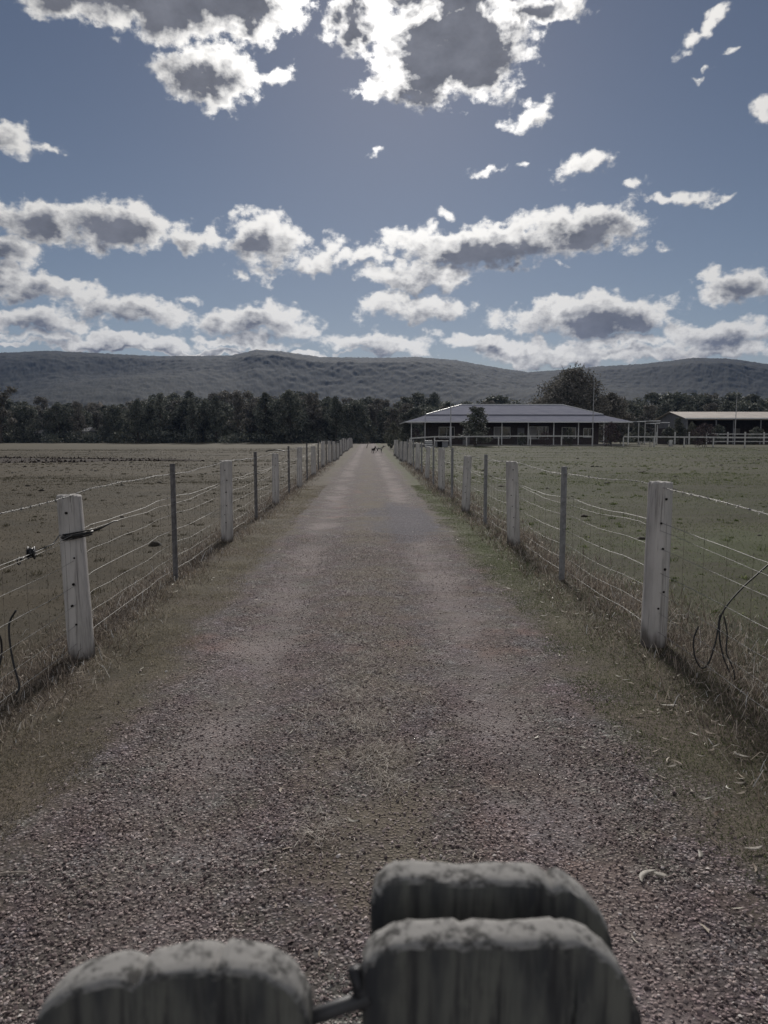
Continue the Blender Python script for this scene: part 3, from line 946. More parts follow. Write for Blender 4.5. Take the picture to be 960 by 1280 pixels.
def post_mesh(name, seed, hgt, r0, lean=(0, 0), n=22, rings=16, bury=0.12, flat_face=False):
    r_ = np.random.default_rng(seed)
    ph = r_.uniform(0, 6.28, 6)
    vs, fs = [], []
    zs = list(np.linspace(-bury, hgt - 0.012, rings)) + [hgt - 0.003]
    for j, z in enumerate(zs):
        tz = (z + bury) / (hgt + bury)
        for q_ in range(n):
            a = 6.2832 * q_ / n
            rr = r0 * (1.06 - 0.10 * tz) * (1 + 0.025 * math.sin(3 * a + ph[0] + z * 1.3) + 0.018 * math.sin(7 * a + ph[1] + z * 3) + r_.uniform(-0.012, 0.012))
            for ca, wd, z0 in ((ph[2], 0.10, hgt - 0.30), (ph[3], 0.08, hgt - 0.14), (ph[4], 0.07, hgt - 0.5)):   # drying cracks that run down from the top
                da = abs((a - ca + math.pi) % (2 * math.pi) - math.pi)
                if da < 0.15 and z > z0:
                    rr *= 1 - 0.13 * (z - z0) / (hgt - z0)
            if j == len(zs) - 1:
                rr *= 0.93
            vs.append((math.cos(a) * rr + lean[0] * z, math.sin(a) * rr + lean[1] * z, z + (r_.uniform(-.004, .004) if j >= len(zs) - 2 else 0)))
    for j in range(len(zs) - 1):
        for q_ in range(n):
            q2 = (q_ + 1) % n
            fs.append((j * n + q_, j * n + q2, (j + 1) * n + q2, (j + 1) * n + q_))
    top0 = (len(zs) - 1) * n
    m0 = len(vs)
    for q_ in range(n):
        a = 6.2832 * q_ / n
        vs.append((math.cos(a) * r0 * .45 + lean[0] * hgt, math.sin(a) * r0 * .45 + lean[1] * hgt, hgt + r_.uniform(-.005, .003)))
    vs.append((lean[0] * hgt, lean[1] * hgt, hgt - 0.002))
    for q_ in range(n):
        q2 = (q_ + 1) % n
        fs.append((top0 + q_, top0 + q2, m0 + q2, m0 + q_))
        fs.append((m0 + q_, m0 + q2, m0 + n))
    me = bpy.data.meshes.new(name)
    me.from_pydata(vs, [], fs)
    me.materials.append(M['post'])
    return me


POSTS = [post_mesh('timber_post', 200 + i, POST_H, 0.089, ln) for i, ln in enumerate([(0, 0), (0.012, 0.01), (-0.036, 0.0), (0.006, -0.015)])]
WIRE_Z = [0.13, 0.27, 0.42, 0.56, 0.74, 0.93]


HOLE = MB().disc((0, 0, 0), (0, 1, 0), 0.0088, 0.012, 8).build('bolt_hole', M['hole'], data=True)


def add_holes(post, side, seed, lean):
    r_ = random.Random(seed)
    for z in WIRE_Z[1:] + [1.08]:
        a = -math.pi / 2 + r_.uniform(-0.35, 0.25) * side
        o = link(bpy.data.objects.new('bolt_hole', HOLE), post)
        o.location = (math.cos(a) * 0.089 + lean[0] * z, math.sin(a) * 0.089 + lean[1] * z, z + r_.uniform(-.02, .02))
        o.rotation_euler = (0, 0, a - math.pi / 2)
        o.scale = (r_.uniform(.8, 1.25),) * 3


def picket_mesh(name, m_, hgt=1.27):
    """steel Y-section picket"""
    b = MB()
    for a in (90, 210, 330):
        a = rad(a)
        d = Vector((math.cos(a), math.sin(a), 0))
        nn = Vector((-d.y, d.x, 0)) * 0.0035
        e = d * 0.034
        vs = [nn, -nn, e - nn, e + nn]
        vs = [Vector((v_.x, v_.y, -0.2)) for v_ in vs] + [Vector((v_.x, v_.y, hgt)) for v_ in vs]
        b.add(vs, [(0, 1, 2, 3), (7, 6, 5, 4), (0, 4, 5, 1), (1, 5, 6, 2), (2, 6, 7, 3), (3, 7, 4, 0)])
    return b.build(name, m_, data=True)


PICK = {-1: picket_mesh('steel_picket', M['steel_dark'], 1.30), 1: picket_mesh('steel_picket', M['steel_pale'], 1.26)}


def wire_pts(side, z, y0, y1, sag, seed, supports, step=0.35, xoff=0.0):
    r_ = random.Random(seed)
    ys_ = list(np.arange(y0, min(y1, 30), step)) + list(np.arange(30, y1, 2.9)) + [y1]
    out = []
    sup = sorted(supports)
    for y in ys_:
        lo = max([s_ for s_ in sup if s_ <= y], default=sup[0])
        hi = min([s_ for s_ in sup if s_ > y], default=sup[-1])
        tt_ = 0 if hi == lo else (y - lo) / (hi - lo)
        dz = -sag * 4 * tt_ * (1 - tt_)
        x = side * (FX + xoff)
        out.append((x + r_.uniform(-.003, .003), y, h(side * FX, y) * 0.6 + h(side * FX, (lo + hi) / 2) * 0.4 + z + dz + r_.uniform(-.003, .003)))
    return out


FX = 2.12


def make_fence(side, name, label, wood, steel, yend):
    root = thing(name, label, 'fence', (side * FX, wood[0], 0))
    off = Vector((side * FX, wood[0], 0))
    sup = sorted(wood + steel)

    def place(me, nm, y, rz=0.0, dz=0.0):
        o = bpy.data.objects.new(nm, me)
        link(o, root)
        o.location = Vector((side * FX + side * 0.0, y, h(side * FX, y) + dz)) - off
        o.rotation_euler = (0, 0, rz)
        return o
    leans = [(0, 0), (0.012, 0.01), (-0.036, 0.0), (0.006, -0.015)]
    for i, y in enumerate(wood):
        k_ = (i + (1 if side < 0 else 0)) % 4
        o = place(POSTS[k_], 'timber_post', y, rad(random.uniform(-8, 8)), random.uniform(-0.015, 0.015))
        if i > 2:
            w_ = random.uniform(0.86, 1.12)
            o.scale = (w_, w_ * random.uniform(.94, 1.06), random.uniform(0.95, 1.05))
            o.rotation_euler = (rad(random.uniform(-1.6, 1.6)), rad(random.uniform(-2.2, 2.2)), rad(random.uniform(-180, 180)) if y > 24 else o.rotation_euler[2])
        if y < 24:
            add_holes(o, side, 300 + i * 7 + side, leans[k_])
    for i, y in enumerate(steel):
        place(PICK[side], 'steel_picket', y, rad(random.uniform(-25, 25)), random.uniform(-0.03, 0.03))
    inner = 0.0
    for i, z in enumerate(WIRE_Z):
        pts = [Vector(p_) - off for p_ in wire_pts(side, z, -0.6, yend, 0.012 + 0.01 * (i % 3), 400 + i + side * 10, sup, xoff=-0.004)]
        MB().tube(pts, 0.0021 if i in (0, 3, 5) else 0.0016, 4, False).build('plain_wire', M['wire'], root, smooth=True)
    # a slack extra strand
    pts = [Vector(p_) - off for p_ in wire_pts(side, 0.90, -0.6, yend if side > 0 else 30, 0.05, 470 + side, wood, xoff=-0.012)]
    MB().tube(pts, 0.0016, 4, False).build('slack_wire', M['wire'], root, smooth=True)
    # barbed strand along the tops: two twisted wires with barbs
    zt = POST_H - 0.005
    cl = wire_pts(side, zt, -0.6, yend, 0.035, 480 + side, wood)
    cly = np.array([p_[1] for p_ in cl])
    clz = np.array([p_[2] for p_ in cl])
    yy_ = np.arange(-0.6, 20, 0.022)
    b = MB()
    for ph in (0, math.pi):
        b.tube([Vector((side * FX + 0.0028 * math.cos(y * 70 + ph), y, np.interp(y, cly, clz) + 0.0028 * math.sin(y * 70 + ph))) - off for y in yy_], 0.0017, 4, False)
    b.tube([Vector((side * FX, y, np.interp(y, cly, clz))) - off for y in list(np.arange(20, yend, 2.9)) + [yend]], 0.003, 4, False)
    rb = random.Random(490 + side)
    y = -0.55
    while y < 26:
        z = np.interp(y, cly, clz)
        for s_ in (0, 1):
            a = rb.uniform(0, math.pi)
            d = Vector((math.cos(a), rb.uniform(-.3, .3), math.sin(a))) * 0.017
            c_ = Vector((side * FX, y + s_ * 0.006, z)) - off
            b.tube([c_ - d, c_ + d], 0.0014, 3, False)
        b.tube([Vector((side * FX, y - 0.006, z)) - off, Vector((side * FX, y + 0.010, z)) - off], 0.0052, 5, True)
        y += 0.125
    b.build('barbed_wire', M['wire'], root, smooth=True)
    # thin upright stay wires of the stock mesh
    b = MB()
    y = -0.5
    rs = random.Random(495 + side)
    while y < min(yend, 60):
        z0 = h(side * FX, y)
        b.tube([Vector((side * FX - .002, y, z0 + WIRE_Z[0])) - off, Vector((side * FX + rs.uniform(-.006, .006), y + rs.uniform(-.01, .01), z0 + 0.5)) - off,
                Vector((side * FX - .002, y, z0 + WIRE_Z[-1])) - off], 0.0011, 3, False)
        y += 0.30
    tag(b.build('stay_wires', M['oldwire'], root), kind='stuff')
    return root


woodL = [-0.5, 5.42] + [11.15 + 5.95 * i for i in range(16)]
steelL = [2.3] + [8.15 + 5.95 * i for i in range(16)]
woodR = [0.05] + [5.36 + 5.35 * i for i in range(11)]
steelR = [2.7] + [8.0 + 5.35 * i for i in range(10)]
make_fence(-1, 'wire_fence', 'barbed wire fence with pale timber posts and dark steel pickets along the left verge', woodL, steelL, woodL[-1])
make_fence(1, 'wire_fence', 'barbed wire fence with pale timber posts and weedy foot along the right verge', woodR, steelR, woodR[-1])

# ---- bits and pieces on the fences
LP = Vector((-FX, 5.42, h(-FX, 5.42)))
b = MB()
ring = [Vector((math.cos(a) * 0.104, math.sin(a) * 0.104, 0.905 + 0.018 * math.cos(a))) + LP for a in np.linspace(rad(-200), rad(30), 22)]
b.tube(ring, [0.012] * 22, 6)
for dz in (0.02, -0.018):
    b.tube([p_ + Vector((0, 0, dz)) for p_ in ring[2:-2]], 0.006, 5)
tl = [ring[-1], LP + Vector((0.15, 0.10, 0.945)), LP + Vector((0.19, 0.22, 0.975)), LP + Vector((0.20, 0.30, 0.97))]
b.tube(tl, [0.010, 0.007, 0.006, 0.004], 5)
tag(b.build('rubber_strap', M['rubber'], smooth=True), 'black rubber strap wound round the nearest left timber post', 'strap')
b = MB()
st_y = 4.70
sc_ = Vector((-FX - 0.01, st_y, h(-FX, st_y) + 0.90))
b.disc(sc_, (1, 0.2, 0), 0.032, 0.030, 12)
b.disc(sc_ + Vector((0.02, 0, 0)), (1, 0.2, 0), 0.042, 0.004, 12)
b.disc(sc_ - Vector((0.02, 0, 0)), (1, 0.2, 0), 0.042, 0.004, 12)
b.tube([sc_ + Vector((0, -0.01, 0)), sc_ + Vector((0, -0.12, -0.015)), sc_ + Vector((0.01, -0.17, -0.02))], 0.006, 5)
b.tube([sc_ + Vector((0.01, -0.17, -0.02)) + Vector((0, math.cos(a) * .022 - .02, math.sin(a) * .022)) for a in np.linspace(0, 5.8, 12)], 0.004, 5)
b.tube([sc_ + Vector((0, 0.03, 0.0)), sc_ + Vector((0.03, 0.26, 0.02)), LP + Vector((-0.10, -0.06, 0.91))], 0.0035, 5)
tag(b.build('wire_strainer', M['iron'], smooth=True), 'dark wire strainer reel hooked on the left fence wire near the image edge', 'wire strainer')


def curved(name, label, cat, pts, r, m_, n=6, sub=8):
    """smooth tube through pts (Catmull-Rom)"""
    P_ = [Vector(p_) for p_ in pts]
    P_ = [P_[0] * 2 - P_[1]] + P_ + [P_[-1] * 2 - P_[-2]]
    out = []
    for i in range(1, len(P_) - 2):
        for s_ in range(sub):
            u = s_ / sub
            a, b_, c_, d_ = P_[i - 1], P_[i], P_[i + 1], P_[i + 2]
            out.append(0.5 * ((2 * b_) + (-a + c_) * u + (2 * a - 5 * b_ + 4 * c_ - d_) * u * u + (-a + 3 * b_ - 3 * c_ + d_) * u ** 3))
    out.append(P_[-2])
    o = MB().tube(out, r, n).build(name, m_, smooth=True)
    return tag(o, label, cat)


def at(px, py, y):
    """point at depth y (metres ahead) in the direction surveyed as chart position px, py"""
    d = px_dir(px, py)
    return Vector((0, 0, CAM_Z)) + d * (y / d.y)


curved('cable', 'black cable looped down from the right fence wires beside the nearest timber post', 'cable',
       [at(1000, 672, 4.72), at(958, 708, 4.7), at(925, 738, 4.7), at(903, 766, 4.68), at(899, 790, 4.66), at(904, 820, 4.6), at(914, 845, 4.55), at(921, 866, 4.5)], 0.0052, M['rubber'])
curved('cable', 'short black cable hook hanging from the loop on the right fence', 'cable',
       [at(900, 768, 4.66), at(895, 800, 4.62), at(886, 828, 4.6), at(877, 835, 4.6), at(869, 822, 4.6), at(867, 800, 4.62), at(873, 783, 4.64)], 0.0050, M['rubber'])
curved('cable', 'black cable end standing up through the lower left fence wires', 'cable',
       [at(20, 763, 4.55), at(12, 778, 4.55), at(12, 800, 4.5), at(17, 830, 4.45), at(24, 857, 4.4), at(20, 868, 4.35)], 0.0060, M['rubber'])
curved('cable', 'black cable bowed against the left fence at the image edge', 'cable',
       [at(-12, 780, 4.5), at(0, 796, 4.5), at(2, 815, 4.5), at(-2, 835, 4.45), at(-12, 850, 4.4)], 0.0060, M['rubber'])
curved('cable', 'second black strand running down beside the cable loop on the right fence', 'cable',
       [at(905, 770, 4.64), at(909, 792, 4.62), at(908, 815, 4.58), at(917, 838, 4.54), at(919, 858, 4.5)], 0.0046, M['rubber'])
# flat dark rubber strip lying across the top of the third timber post on the left
y3 = woodL[3]
b = MB()
pts = []
for i in range(9):
    u = (i - 4) / 4
    pts.append((-FX + u * 0.21, y3 + 0.01 * u, h(-FX, y3) + POST_H + 0.022 - 0.035 * u * u - (0.004 if u < 0 else 0)))
for (p0, p1) in zip(pts[:-1], pts[1:]):
    w0, w1 = 0.035, 0.035
    vs = [(p0[0], p0[1] - w0, p0[2]), (p0[0], p0[1] + w0, p0[2]), (p1[0], p1[1] + w1, p1[2]), (p1[0], p1[1] - w1, p1[2])]
    vs += [(a, c, d_ + 0.022) for a, c, d_ in vs]
    b.add(vs, [(0, 1, 2, 3), (7, 6, 5, 4), (0, 4, 5, 1), (1, 5, 6, 2), (2, 6, 7, 3), (3, 7, 4, 0)])
tag(b.build('rubber_strip', M['rubber']), 'dark curved strip lying over the top of a timber post on the left fence', 'rubber strip')

# ================================================================== foreground palings
def paling_mesh(name, seed, width, thick, rl, rr, slope=0.0, notches=(), length=1.2):
    """board seen from the front: top edge at z=0, rounded by rl on the left and rr=(rx, rz) on the right"""
    r_ = np.random.default_rng(seed)
    xs_, zs_ = [], []
    hw = width / 2
    n = 26
    for i in range(10):
        xs_.append(-hw)
        zs_.append(-length + (length - rl[1]) * i / 10)
    for i in range(n + 1):
        a = math.pi - math.pi / 2 * i / n
        xs_.append(-hw + rl[0] + math.cos(a) * rl[0])
        zs_.append(-rl[1] + max(0.0, math.sin(a)) ** 0.9 * rl[1])
    x_a, x_b = -hw + rl[0], hw - rr[0]
    for i in range(1, 24):
        xs_.append(x_a + (x_b - x_a) * i / 24)
        zs_.append(0)
    for i in range(n + 1):
        a = math.pi / 2 - math.pi / 2 * i / n
        xs_.append(hw - rr[0] + math.cos(a) * rr[0])
        zs_.append(-rr[1] + max(0.0, math.sin(a)) ** 0.9 * rr[1])
    for i in range(1, 11):
        xs_.append(hw)
        zs_.append(-rr[1] - (length - rr[1]) * i / 10)
    xs_, zs_ = np.array(xs_), np.array(zs_)
    m_ = len(xs_)
    zs_ = zs_ + slope * xs_
    top = zs_ > -0.2
    zs_ = zs_ + np.where(top, np.convolve(r_.normal(0, 0.0020, m_ + 8), np.ones(9) / 9, 'valid') * 1.3, 0)
    zs_ = zs_ + 0.0008 * np.sin(xs_ * 70 + seed)
    depth = np.zeros(m_)
    for (cx, wd, dp) in notches:
        k_ = np.exp(-((xs_ - cx) / wd) ** 2) * top
        zs_ = zs_ - dp * k_
    cx, cz = 0, -0.35
    rings = []
    tlist = [(0.0, 0.0045), (0.0012, 0.0018), (0.004, 0.0), (thick * .35, -0.0006), (thick * .65, 0.0), (thick - 0.005, 0.0), (thick - 0.0015, 0.003), (thick, 0.0065)]
    vs = []
    nxv, nzv = np.gradient(zs_), -np.gradient(xs_)
    ln = np.hypot(nxv, nzv) + 1e-9
    nxv, nzv = nxv / ln, nzv / ln          # inward normal
    for dpt, ins in tlist:
        jit = np.convolve(r_.normal(0, 0.0007, m_ + 2), np.ones(3) / 3, 'valid')
        for i in range(m_):
            vs.append((xs_[i] + nxv[i] * (ins + jit[i]), dpt, zs_[i] + nzv[i] * (ins + jit[i])))
    fs = []
    for j in range(len(tlist) - 1):
        for i in range(m_ - 1):
            fs.append((j * m_ + i, j * m_ + i + 1, (j + 1) * m_ + i + 1, (j + 1) * m_ + i))
    fs.append(tuple(range(m_ - 1, -1, -1)))
    fs.append(tuple(range((len(tlist) - 1) * m_, len(tlist) * m_)))
    me = bpy.data.meshes.new(name)
    me.from_pydata(vs, [], fs)
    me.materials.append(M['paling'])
    me.polygons.foreach_set('use_smooth', [i < (len(tlist) - 1) * (m_ - 1) for i in range(len(fs))])
    me.set_sharp_from_angle(angle=rad(50))
    return me


fence0 = thing('paling_fence', 'weathered grey paling fence with rounded board tops, pale with lichen and painted light, right in front', 'fence', (0.6 * math.sin(YAW), 0.6 * math.cos(YAW), 0), -YAW)


def pal(x, y, z, *a, rot=(0, 0, 0), label=None, length=None):
    me = paling_mesh('paling', *a, length=z - 0.02)
    o = link(bpy.data.objects.new('paling', me), fence0)
    o.location = (x, y - 0.6, z)
    o.rotation_euler = rot
    if label:
        o['label'] = label
    return o


pal(0.0935, 0.5490, 1.200, 61, 0.222, 0.036, (0.040, 0.034), (0.062, 0.085), 0.0, ((-0.03, .004, .0035), (0.05, .003, .003)), label='front board of the overlapping pair')
pal(0.0985, 0.6260, 1.203, 62, 0.220, 0.036, (0.026, 0.034), (0.070, 0.080), -0.02, ((0.052, .005, .007),), label='board behind the other one with a split in its top')
pal(-0.163, 0.5210, 1.197, 63, 0.213, 0.040, (0.125, 0.052), (0.056, 0.062), 0.03, ((-0.028, .0035, .010), (0.035, .003, .003)), label='separate board to the left with a cracked top')
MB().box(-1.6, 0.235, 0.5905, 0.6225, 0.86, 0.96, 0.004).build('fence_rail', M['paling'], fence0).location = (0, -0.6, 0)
# bar with a bolt that ties the two sides together
lb = MB()
lb.tube([(-0.070, 0.545, 1.137), (-0.04, 0.549, 1.145), (-0.012, 0.553, 1.152)], 0.0062, 10)
lb.build('latch_bar', M['zinc'], fence0, smooth=True).location = (0, -0.6, 0)
lb = MB()
lb.tube([(-0.022, 0.555, 1.150), (-0.008, 0.559, 1.157)], 0.0090, 8)
lb.tube([(-0.016, 0.555, 1.142), (-0.024, 0.560, 1.172)], 0.0060, 8)
lb.build('latch_bolt', M['iron'], fence0, smooth=True).location = (0, -0.6, 0)
lb = MB()
lb.tube([(0.196, 0.590, 1.135), (0.214, 0.592, 1.105), (0.222, 0.594, 1.06)], 0.0065, 10)
lb.build('latch_bar', M['zinc'], fence0, smooth=True).location = (0, -0.6, 0)

# ================================================================== things lying on the lane and verges
def lying(name, label, cat, px, py, shape, length, r, m_=None, rz=0.0, lift=0.012):
    d = px_dir(px, py)
    tt_ = CAM_Z / -d.z
    x, y = d.x * tt_, d.y * tt_
    pts = []
    for (u, v_, w_) in shape:
        a, b_ = u * length * math.cos(rz) - v_ * length * math.sin(rz), u * length * math.sin(rz) + v_ * length * math.cos(rz)
        pts.append((x + a, y + b_, h(x + a, y + b_) + lift + w_ * length))
    return curved(name, label, cat, pts, r, m_ or M['twig'], 6, 6)


M['twig'] = simple('pale_twig', (0.36, 0.31, 0.27), 0.3, 0.8, 0.3, 0, 60)


def flat_leaf(name, label, px, py, L, W, rz, curl, m_):
    """one long gum leaf, creased and curled, built as a thin solid"""
    d = px_dir(px, py)
    tt_ = CAM_Z / -d.z
    x, y = d.x * tt_, d.y * tt_
    n = 13
    vs, fs = [], []
    for i in range(n):
        u = i / (n - 1)
        ang = rz + curl * (u - 0.5)
        cx, cy = x + math.cos(ang) * L * (u - .5), y + math.sin(ang) * L * (u - .5)
        w_ = W * (math.sin(math.pi * min(1, u * 1.02 + 0.02)) ** 0.7 + 0.03) / 2
        z = h(cx, cy) + 0.012 + 0.18 * L * (u - 0.5) ** 2
        nx, ny = -math.sin(ang) * w_, math.cos(ang) * w_
        for (a, dz) in ((-1, 0.30 * w_), (0, 0), (1, 0.45 * w_)):
            vs.append((cx + nx * a, cy + ny * a, z + dz))
        for (a, dz) in ((-1, 0.30 * w_), (0, 0), (1, 0.45 * w_)):
            vs.append((cx + nx * a, cy + ny * a, z + dz + 0.0012))
    for i in range(n - 1):
        a, b_ = i * 6, (i + 1) * 6
        fs += [(a, a + 1, b_ + 1, b_), (a + 1, a + 2, b_ + 2, b_ + 1), (a + 3, b_ + 3, b_ + 4, a + 4), (a + 4, b_ + 4, b_ + 5, a + 5), (a, b_, b_ + 3, a + 3), (a + 2, a + 5, b_ + 5, b_ + 2)]
    return tag(MB().add(vs, fs).build(name, m_, smooth=True), label, 'leaf')


M['leaf_pale'] = simple('pale_gum_leaf', (0.21, 0.19, 0.165), 0.35, 0.6, 0.35, 0, 90)
flat_leaf('gum_leaf', 'long curved pale gum leaf on the gravel right of the paling tops', 805, 1090, 0.115, 0.020, rad(38), -0.9, M['leaf_pale'])
flat_leaf('gum_leaf', 'small broad pale leaf beside the long curved one', 826, 1092, 0.050, 0.020, rad(-30), 0.3, M['leaf_pale'])
flat_leaf('gum_leaf', 'upright pale leaf on the worn turf above the long curved one', 876, 1068, 0.060, 0.018, rad(70), 0.5, M['leaf_pale'])
flat_leaf('gum_leaf', 'pale leaf at the right edge on green verge turf', 944, 1062, 0.085, 0.016, rad(8), 0.6, M['leaf_pale'])
flat_leaf('gum_leaf', 'pale leaf fork lying by the dead weeds at right', 925, 948, 0.085, 0.018, rad(-52), 0.8, M['leaf_pale'])
flat_leaf('gum_leaf', 'pale leaf lying flat where verge turf meets the dead weeds', 836, 887, 0.10, 0.016, rad(-10), 0.3, M['leaf_pale'])
lying('stick', 'pale curved stick on the turf at the left edge', 'stick', 14, 1091, [(-.5, -.06, 0), (-.2, .03, .01), (.2, .05, .02), (.5, .04, 0)], 0.13, 0.0032)
lying('twig', 'curled pale twig ring on the gravel mid lane', 'twig', 478, 991, [(-.3, -.3, 0), (.1, -.42, .1), (.42, -.1, .2), (.4, .3, .1), (.15, .45, .0)], 0.055, 0.0022)
lying('twig', 'thin bent twig lying just above the curled twig ring', 'twig', 443, 951, [(-.5, .1, 0), (-.1, .2, .08), (.2, -.02, .1), (.5, .05, 0)], 0.085, 0.0020)
lying('twig', 'small arched pale twig below the gravel middle tuft', 'twig', 378, 1047, [(-.5, 0, 0), (-.2, .2, .25), (.2, .2, .25), (.5, -.05, 0)], 0.060, 0.0022)
lying('twig', 'straight dry stalk lying on the verge near the left post', 'stalk', 103, 848, [(-.5, -.3, 0), (0, 0, .02), (.5, .3, 0)], 0.15, 0.0026)

# darker crumbs of bark and soil gathered in the same strip
r_ = np.random.default_rng(170)
cx = np.concatenate([r_.normal(a, b_ * .6, c_) for a, b_, c_ in ((0.03, .17, 200), (-0.02, .14, 130), (-0.2, .12, 80), (0.36, .05, 24), (-.05, .25, 160), (0, .3, 200))])
cy = np.concatenate([r_.normal(a, b_, c_) for a, b_, c_ in ((3.55, .2, 200), (3.95, .15, 130), (2.85, .1, 80), (3.38, .04, 24), (5.1, .3, 160), (7.2, 1.2, 200))])
nn = len(cx)
v, f = leaf_geo(nn, 171, cx, cy, 0.010, 0.034)
M['crumb'] = island('bark_crumb', [(0.0, (0.02, 0.016, 0.014)), (0.7, (0.07, 0.055, 0.045)), (1.0, (0.30, 0.26, 0.22))], 0.9, 0.1)
tag(mesh_np('bark_crumbs', v, f[0], M['crumb']), 'dark bark crumbs gathered along the middle of the lane', None, None, 'stuff')

# ================================================================== trees
def crown_geo(seed, clumps, leaf, per, squash=0.8, loose=1.0):
    """leaf-sized quads spread through a set of clumps: (x, y, z, r)"""
    r_ = np.random.default_rng(seed)
    V_, nf_ = [], 0
    for (cx, cy, cz, cr) in clumps:
        n = int(per * cr ** 1.6)
        d = r_.normal(0, 1, (n, 3))
        d /= np.linalg.norm(d, axis=1)[:, None]
        rr = cr * (r_.uniform(0, 1, n) ** 0.45) * r_.uniform(0.8, 1.18 * loose, n)
        c_ = d * rr[:, None] * np.array([1, 1, squash]) + np.array([cx, cy, cz])
        a = r_.normal(0, 1, (n, 3))
        a /= np.linalg.norm(a, axis=1)[:, None]
        b_ = np.cross(a, r_.normal(0, 1, (n, 3)))
        b_ /= np.linalg.norm(b_, axis=1)[:, None]
        s1 = leaf * r_.uniform(0.6, 1.5, n)[:, None]
        s2 = leaf * r_.uniform(0.3, 0.75, n)[:, None]
        V_.append(np.stack([c_ - a * s1 - b_ * s2 * .3, c_ + b_ * s2 * -1, c_ + a * s1, c_ + b_ * s2], 1).reshape(-1, 3))
        nf_ += n
    v = np.concatenate(V_)
    return v, np.arange(nf_ * 4).reshape(-1, 4)


def clump_set(seed, n, hgt, wid, low, shape):
    r_ = random.Random(seed)
    out = []
    for i in range(n):
        u = (i + 0.5) / n
        z = low + (hgt - low) * u ** 0.9
        f = (z - low) / (hgt - low)
        env = {'round': math.sqrt(max(0.02, 1 - (2 * f - 0.85) ** 2)) if f > .1 else .75, 'cone': 1.05 - 0.9 * f, 'wide': (0.7 + 0.5 * math.sin(f * 3.1)) * (1 - .35 * f),
               'column': 0.75 + 0.35 * math.sin(f * 9 + seed), 'flat': 0.6 + 0.55 * f}[shape]
        a = i * 2.4 + r_.uniform(-.5, .5)
        rr = wid * 0.5 * env * r_.uniform(0.25, 0.85)
        cr = wid * 0.5 * r_.uniform(0.26, 0.42) * (0.65 + 0.5 * env)
        out.append((math.cos(a) * rr, math.sin(a) * rr, min(z, hgt - cr * .6), cr))
    return out


def tree_proto(name, seed, hgt, wid, low, shape, leaf, per, fol, nclump=16, stems=1):
    """meshes of one tree: trunk with limbs, crown"""
    cl = clump_set(seed, nclump, hgt, wid, low, shape)
    r_ = random.Random(seed + 1)
    b = MB()
    for s_ in range(stems):
        ox, oy = (0, 0) if stems == 1 else (r_.uniform(-.3, .3), r_.uniform(-.3, .3))
        r0 = hgt * 0.022 / math.sqrt(stems)
        top = Vector((ox + r_.uniform(-.05, .05) * hgt, oy + r_.uniform(-.05, .05) * hgt, hgt * 0.82))
        pts = [Vector((ox, oy, -0.3)), Vector((ox, oy, 0.05)), Vector((ox, oy, 0)).lerp(top, .35) + Vector((r_.uniform(-.2, .2), r_.uniform(-.2, .2), 0)), Vector((ox, oy, 0)).lerp(top, .7), top]
        b.tube(pts, [r0 * 1.3, r0 * 1.15, r0 * .9, r0 * .55, r0 * .2], 7)
    for (cx, cy, cz, cr) in cl[::1]:
        z0 = max(low * 0.6, cz * 0.62)
        st = Vector((0, 0, z0))
        e = Vector((cx, cy, cz))
        b.tube([st, st.lerp(e, .5) + Vector((0, 0, -.04 * hgt * .3)), e], [hgt * .009, hgt * .006, hgt * .003], 5)
    trunk = b.build('trunk', M['bark'], data=True)
    v, f = crown_geo(seed + 2, cl, leaf, per)
    crown = mesh_data('crown', v, f, fol)
    return name, trunk, crown


M['bark'] = simple('bark', (0.085, 0.075, 0.065), 0.35, 0.9, 0.15, 0, 3.0)
M['fol_dark'] = island('dark_foliage', [(0.0, (0.054, 0.062, 0.053)), (0.6, (0.128, 0.140, 0.115)), (1.0, (0.254, 0.253, 0.217))], 0.75, 0.25, 0.15, (0.25, 0.65, 1.25))
M['fol_olive'] = island('olive_foliage', [(0.0, (0.070, 0.073, 0.062)), (0.6, (0.164, 0.157, 0.137)), (1.0, (0.313, 0.286, 0.261))], 0.75, 0.25, 0.15, (0.25, 0.7, 1.2))
M['fol_grey'] = island('greyish_foliage', [(0.0, (0.060, 0.066, 0.051)), (0.6, (0.128, 0.132, 0.105)), (1.0, (0.240, 0.240, 0.195))], 0.75, 0.25, 0.15, (0.6, 0.7, 1.2))
M['fol_wine'] = island('wine_foliage', [(0.0, (0.033, 0.024, 0.027)), (0.6, (0.075, 0.054, 0.060)), (1.0, (0.128, 0.105, 0.105))], 0.75, 0.25, 0.1)


def plant_tree(proto, x, y, s=(1, 1, 1), rz=0.0, label='', cat='tree', group=None, z=None):
    name, tr, cr = proto
    o = thing(name, label, cat, (x, y, h(x, y) if z is None else z), rz, group)
    o.scale = s if isinstance(s, tuple) else (s, s, s)
    link(bpy.data.objects.new('trunk', tr), o)
    link(bpy.data.objects.new('crown', cr), o)
    return o


PT = [tree_proto('gum_tree', 500, 10, 6.0, 1.8, 'round', 0.20, 190, M['fol_dark'], 18),
      tree_proto('gum_tree', 510, 11, 5.4, 2.0, 'wide', 0.20, 190, M['fol_olive'], 20),
      tree_proto('pine_tree', 520, 11, 5.0, 0.8, 'cone', 0.18, 200, M['fol_dark'], 22),
      tree_proto('oak_tree', 530, 9, 7.4, 1.0, 'round', 0.22, 170, M['fol_dark'], 20),
      tree_proto('gum_tree', 540, 12, 5.6, 3.0, 'column', 0.20, 190, M['fol_olive'], 18),
      tree_proto('wattle_tree', 550, 7, 7.0, 0.5, 'wide', 0.20, 170, M['fol_dark'], 18)]


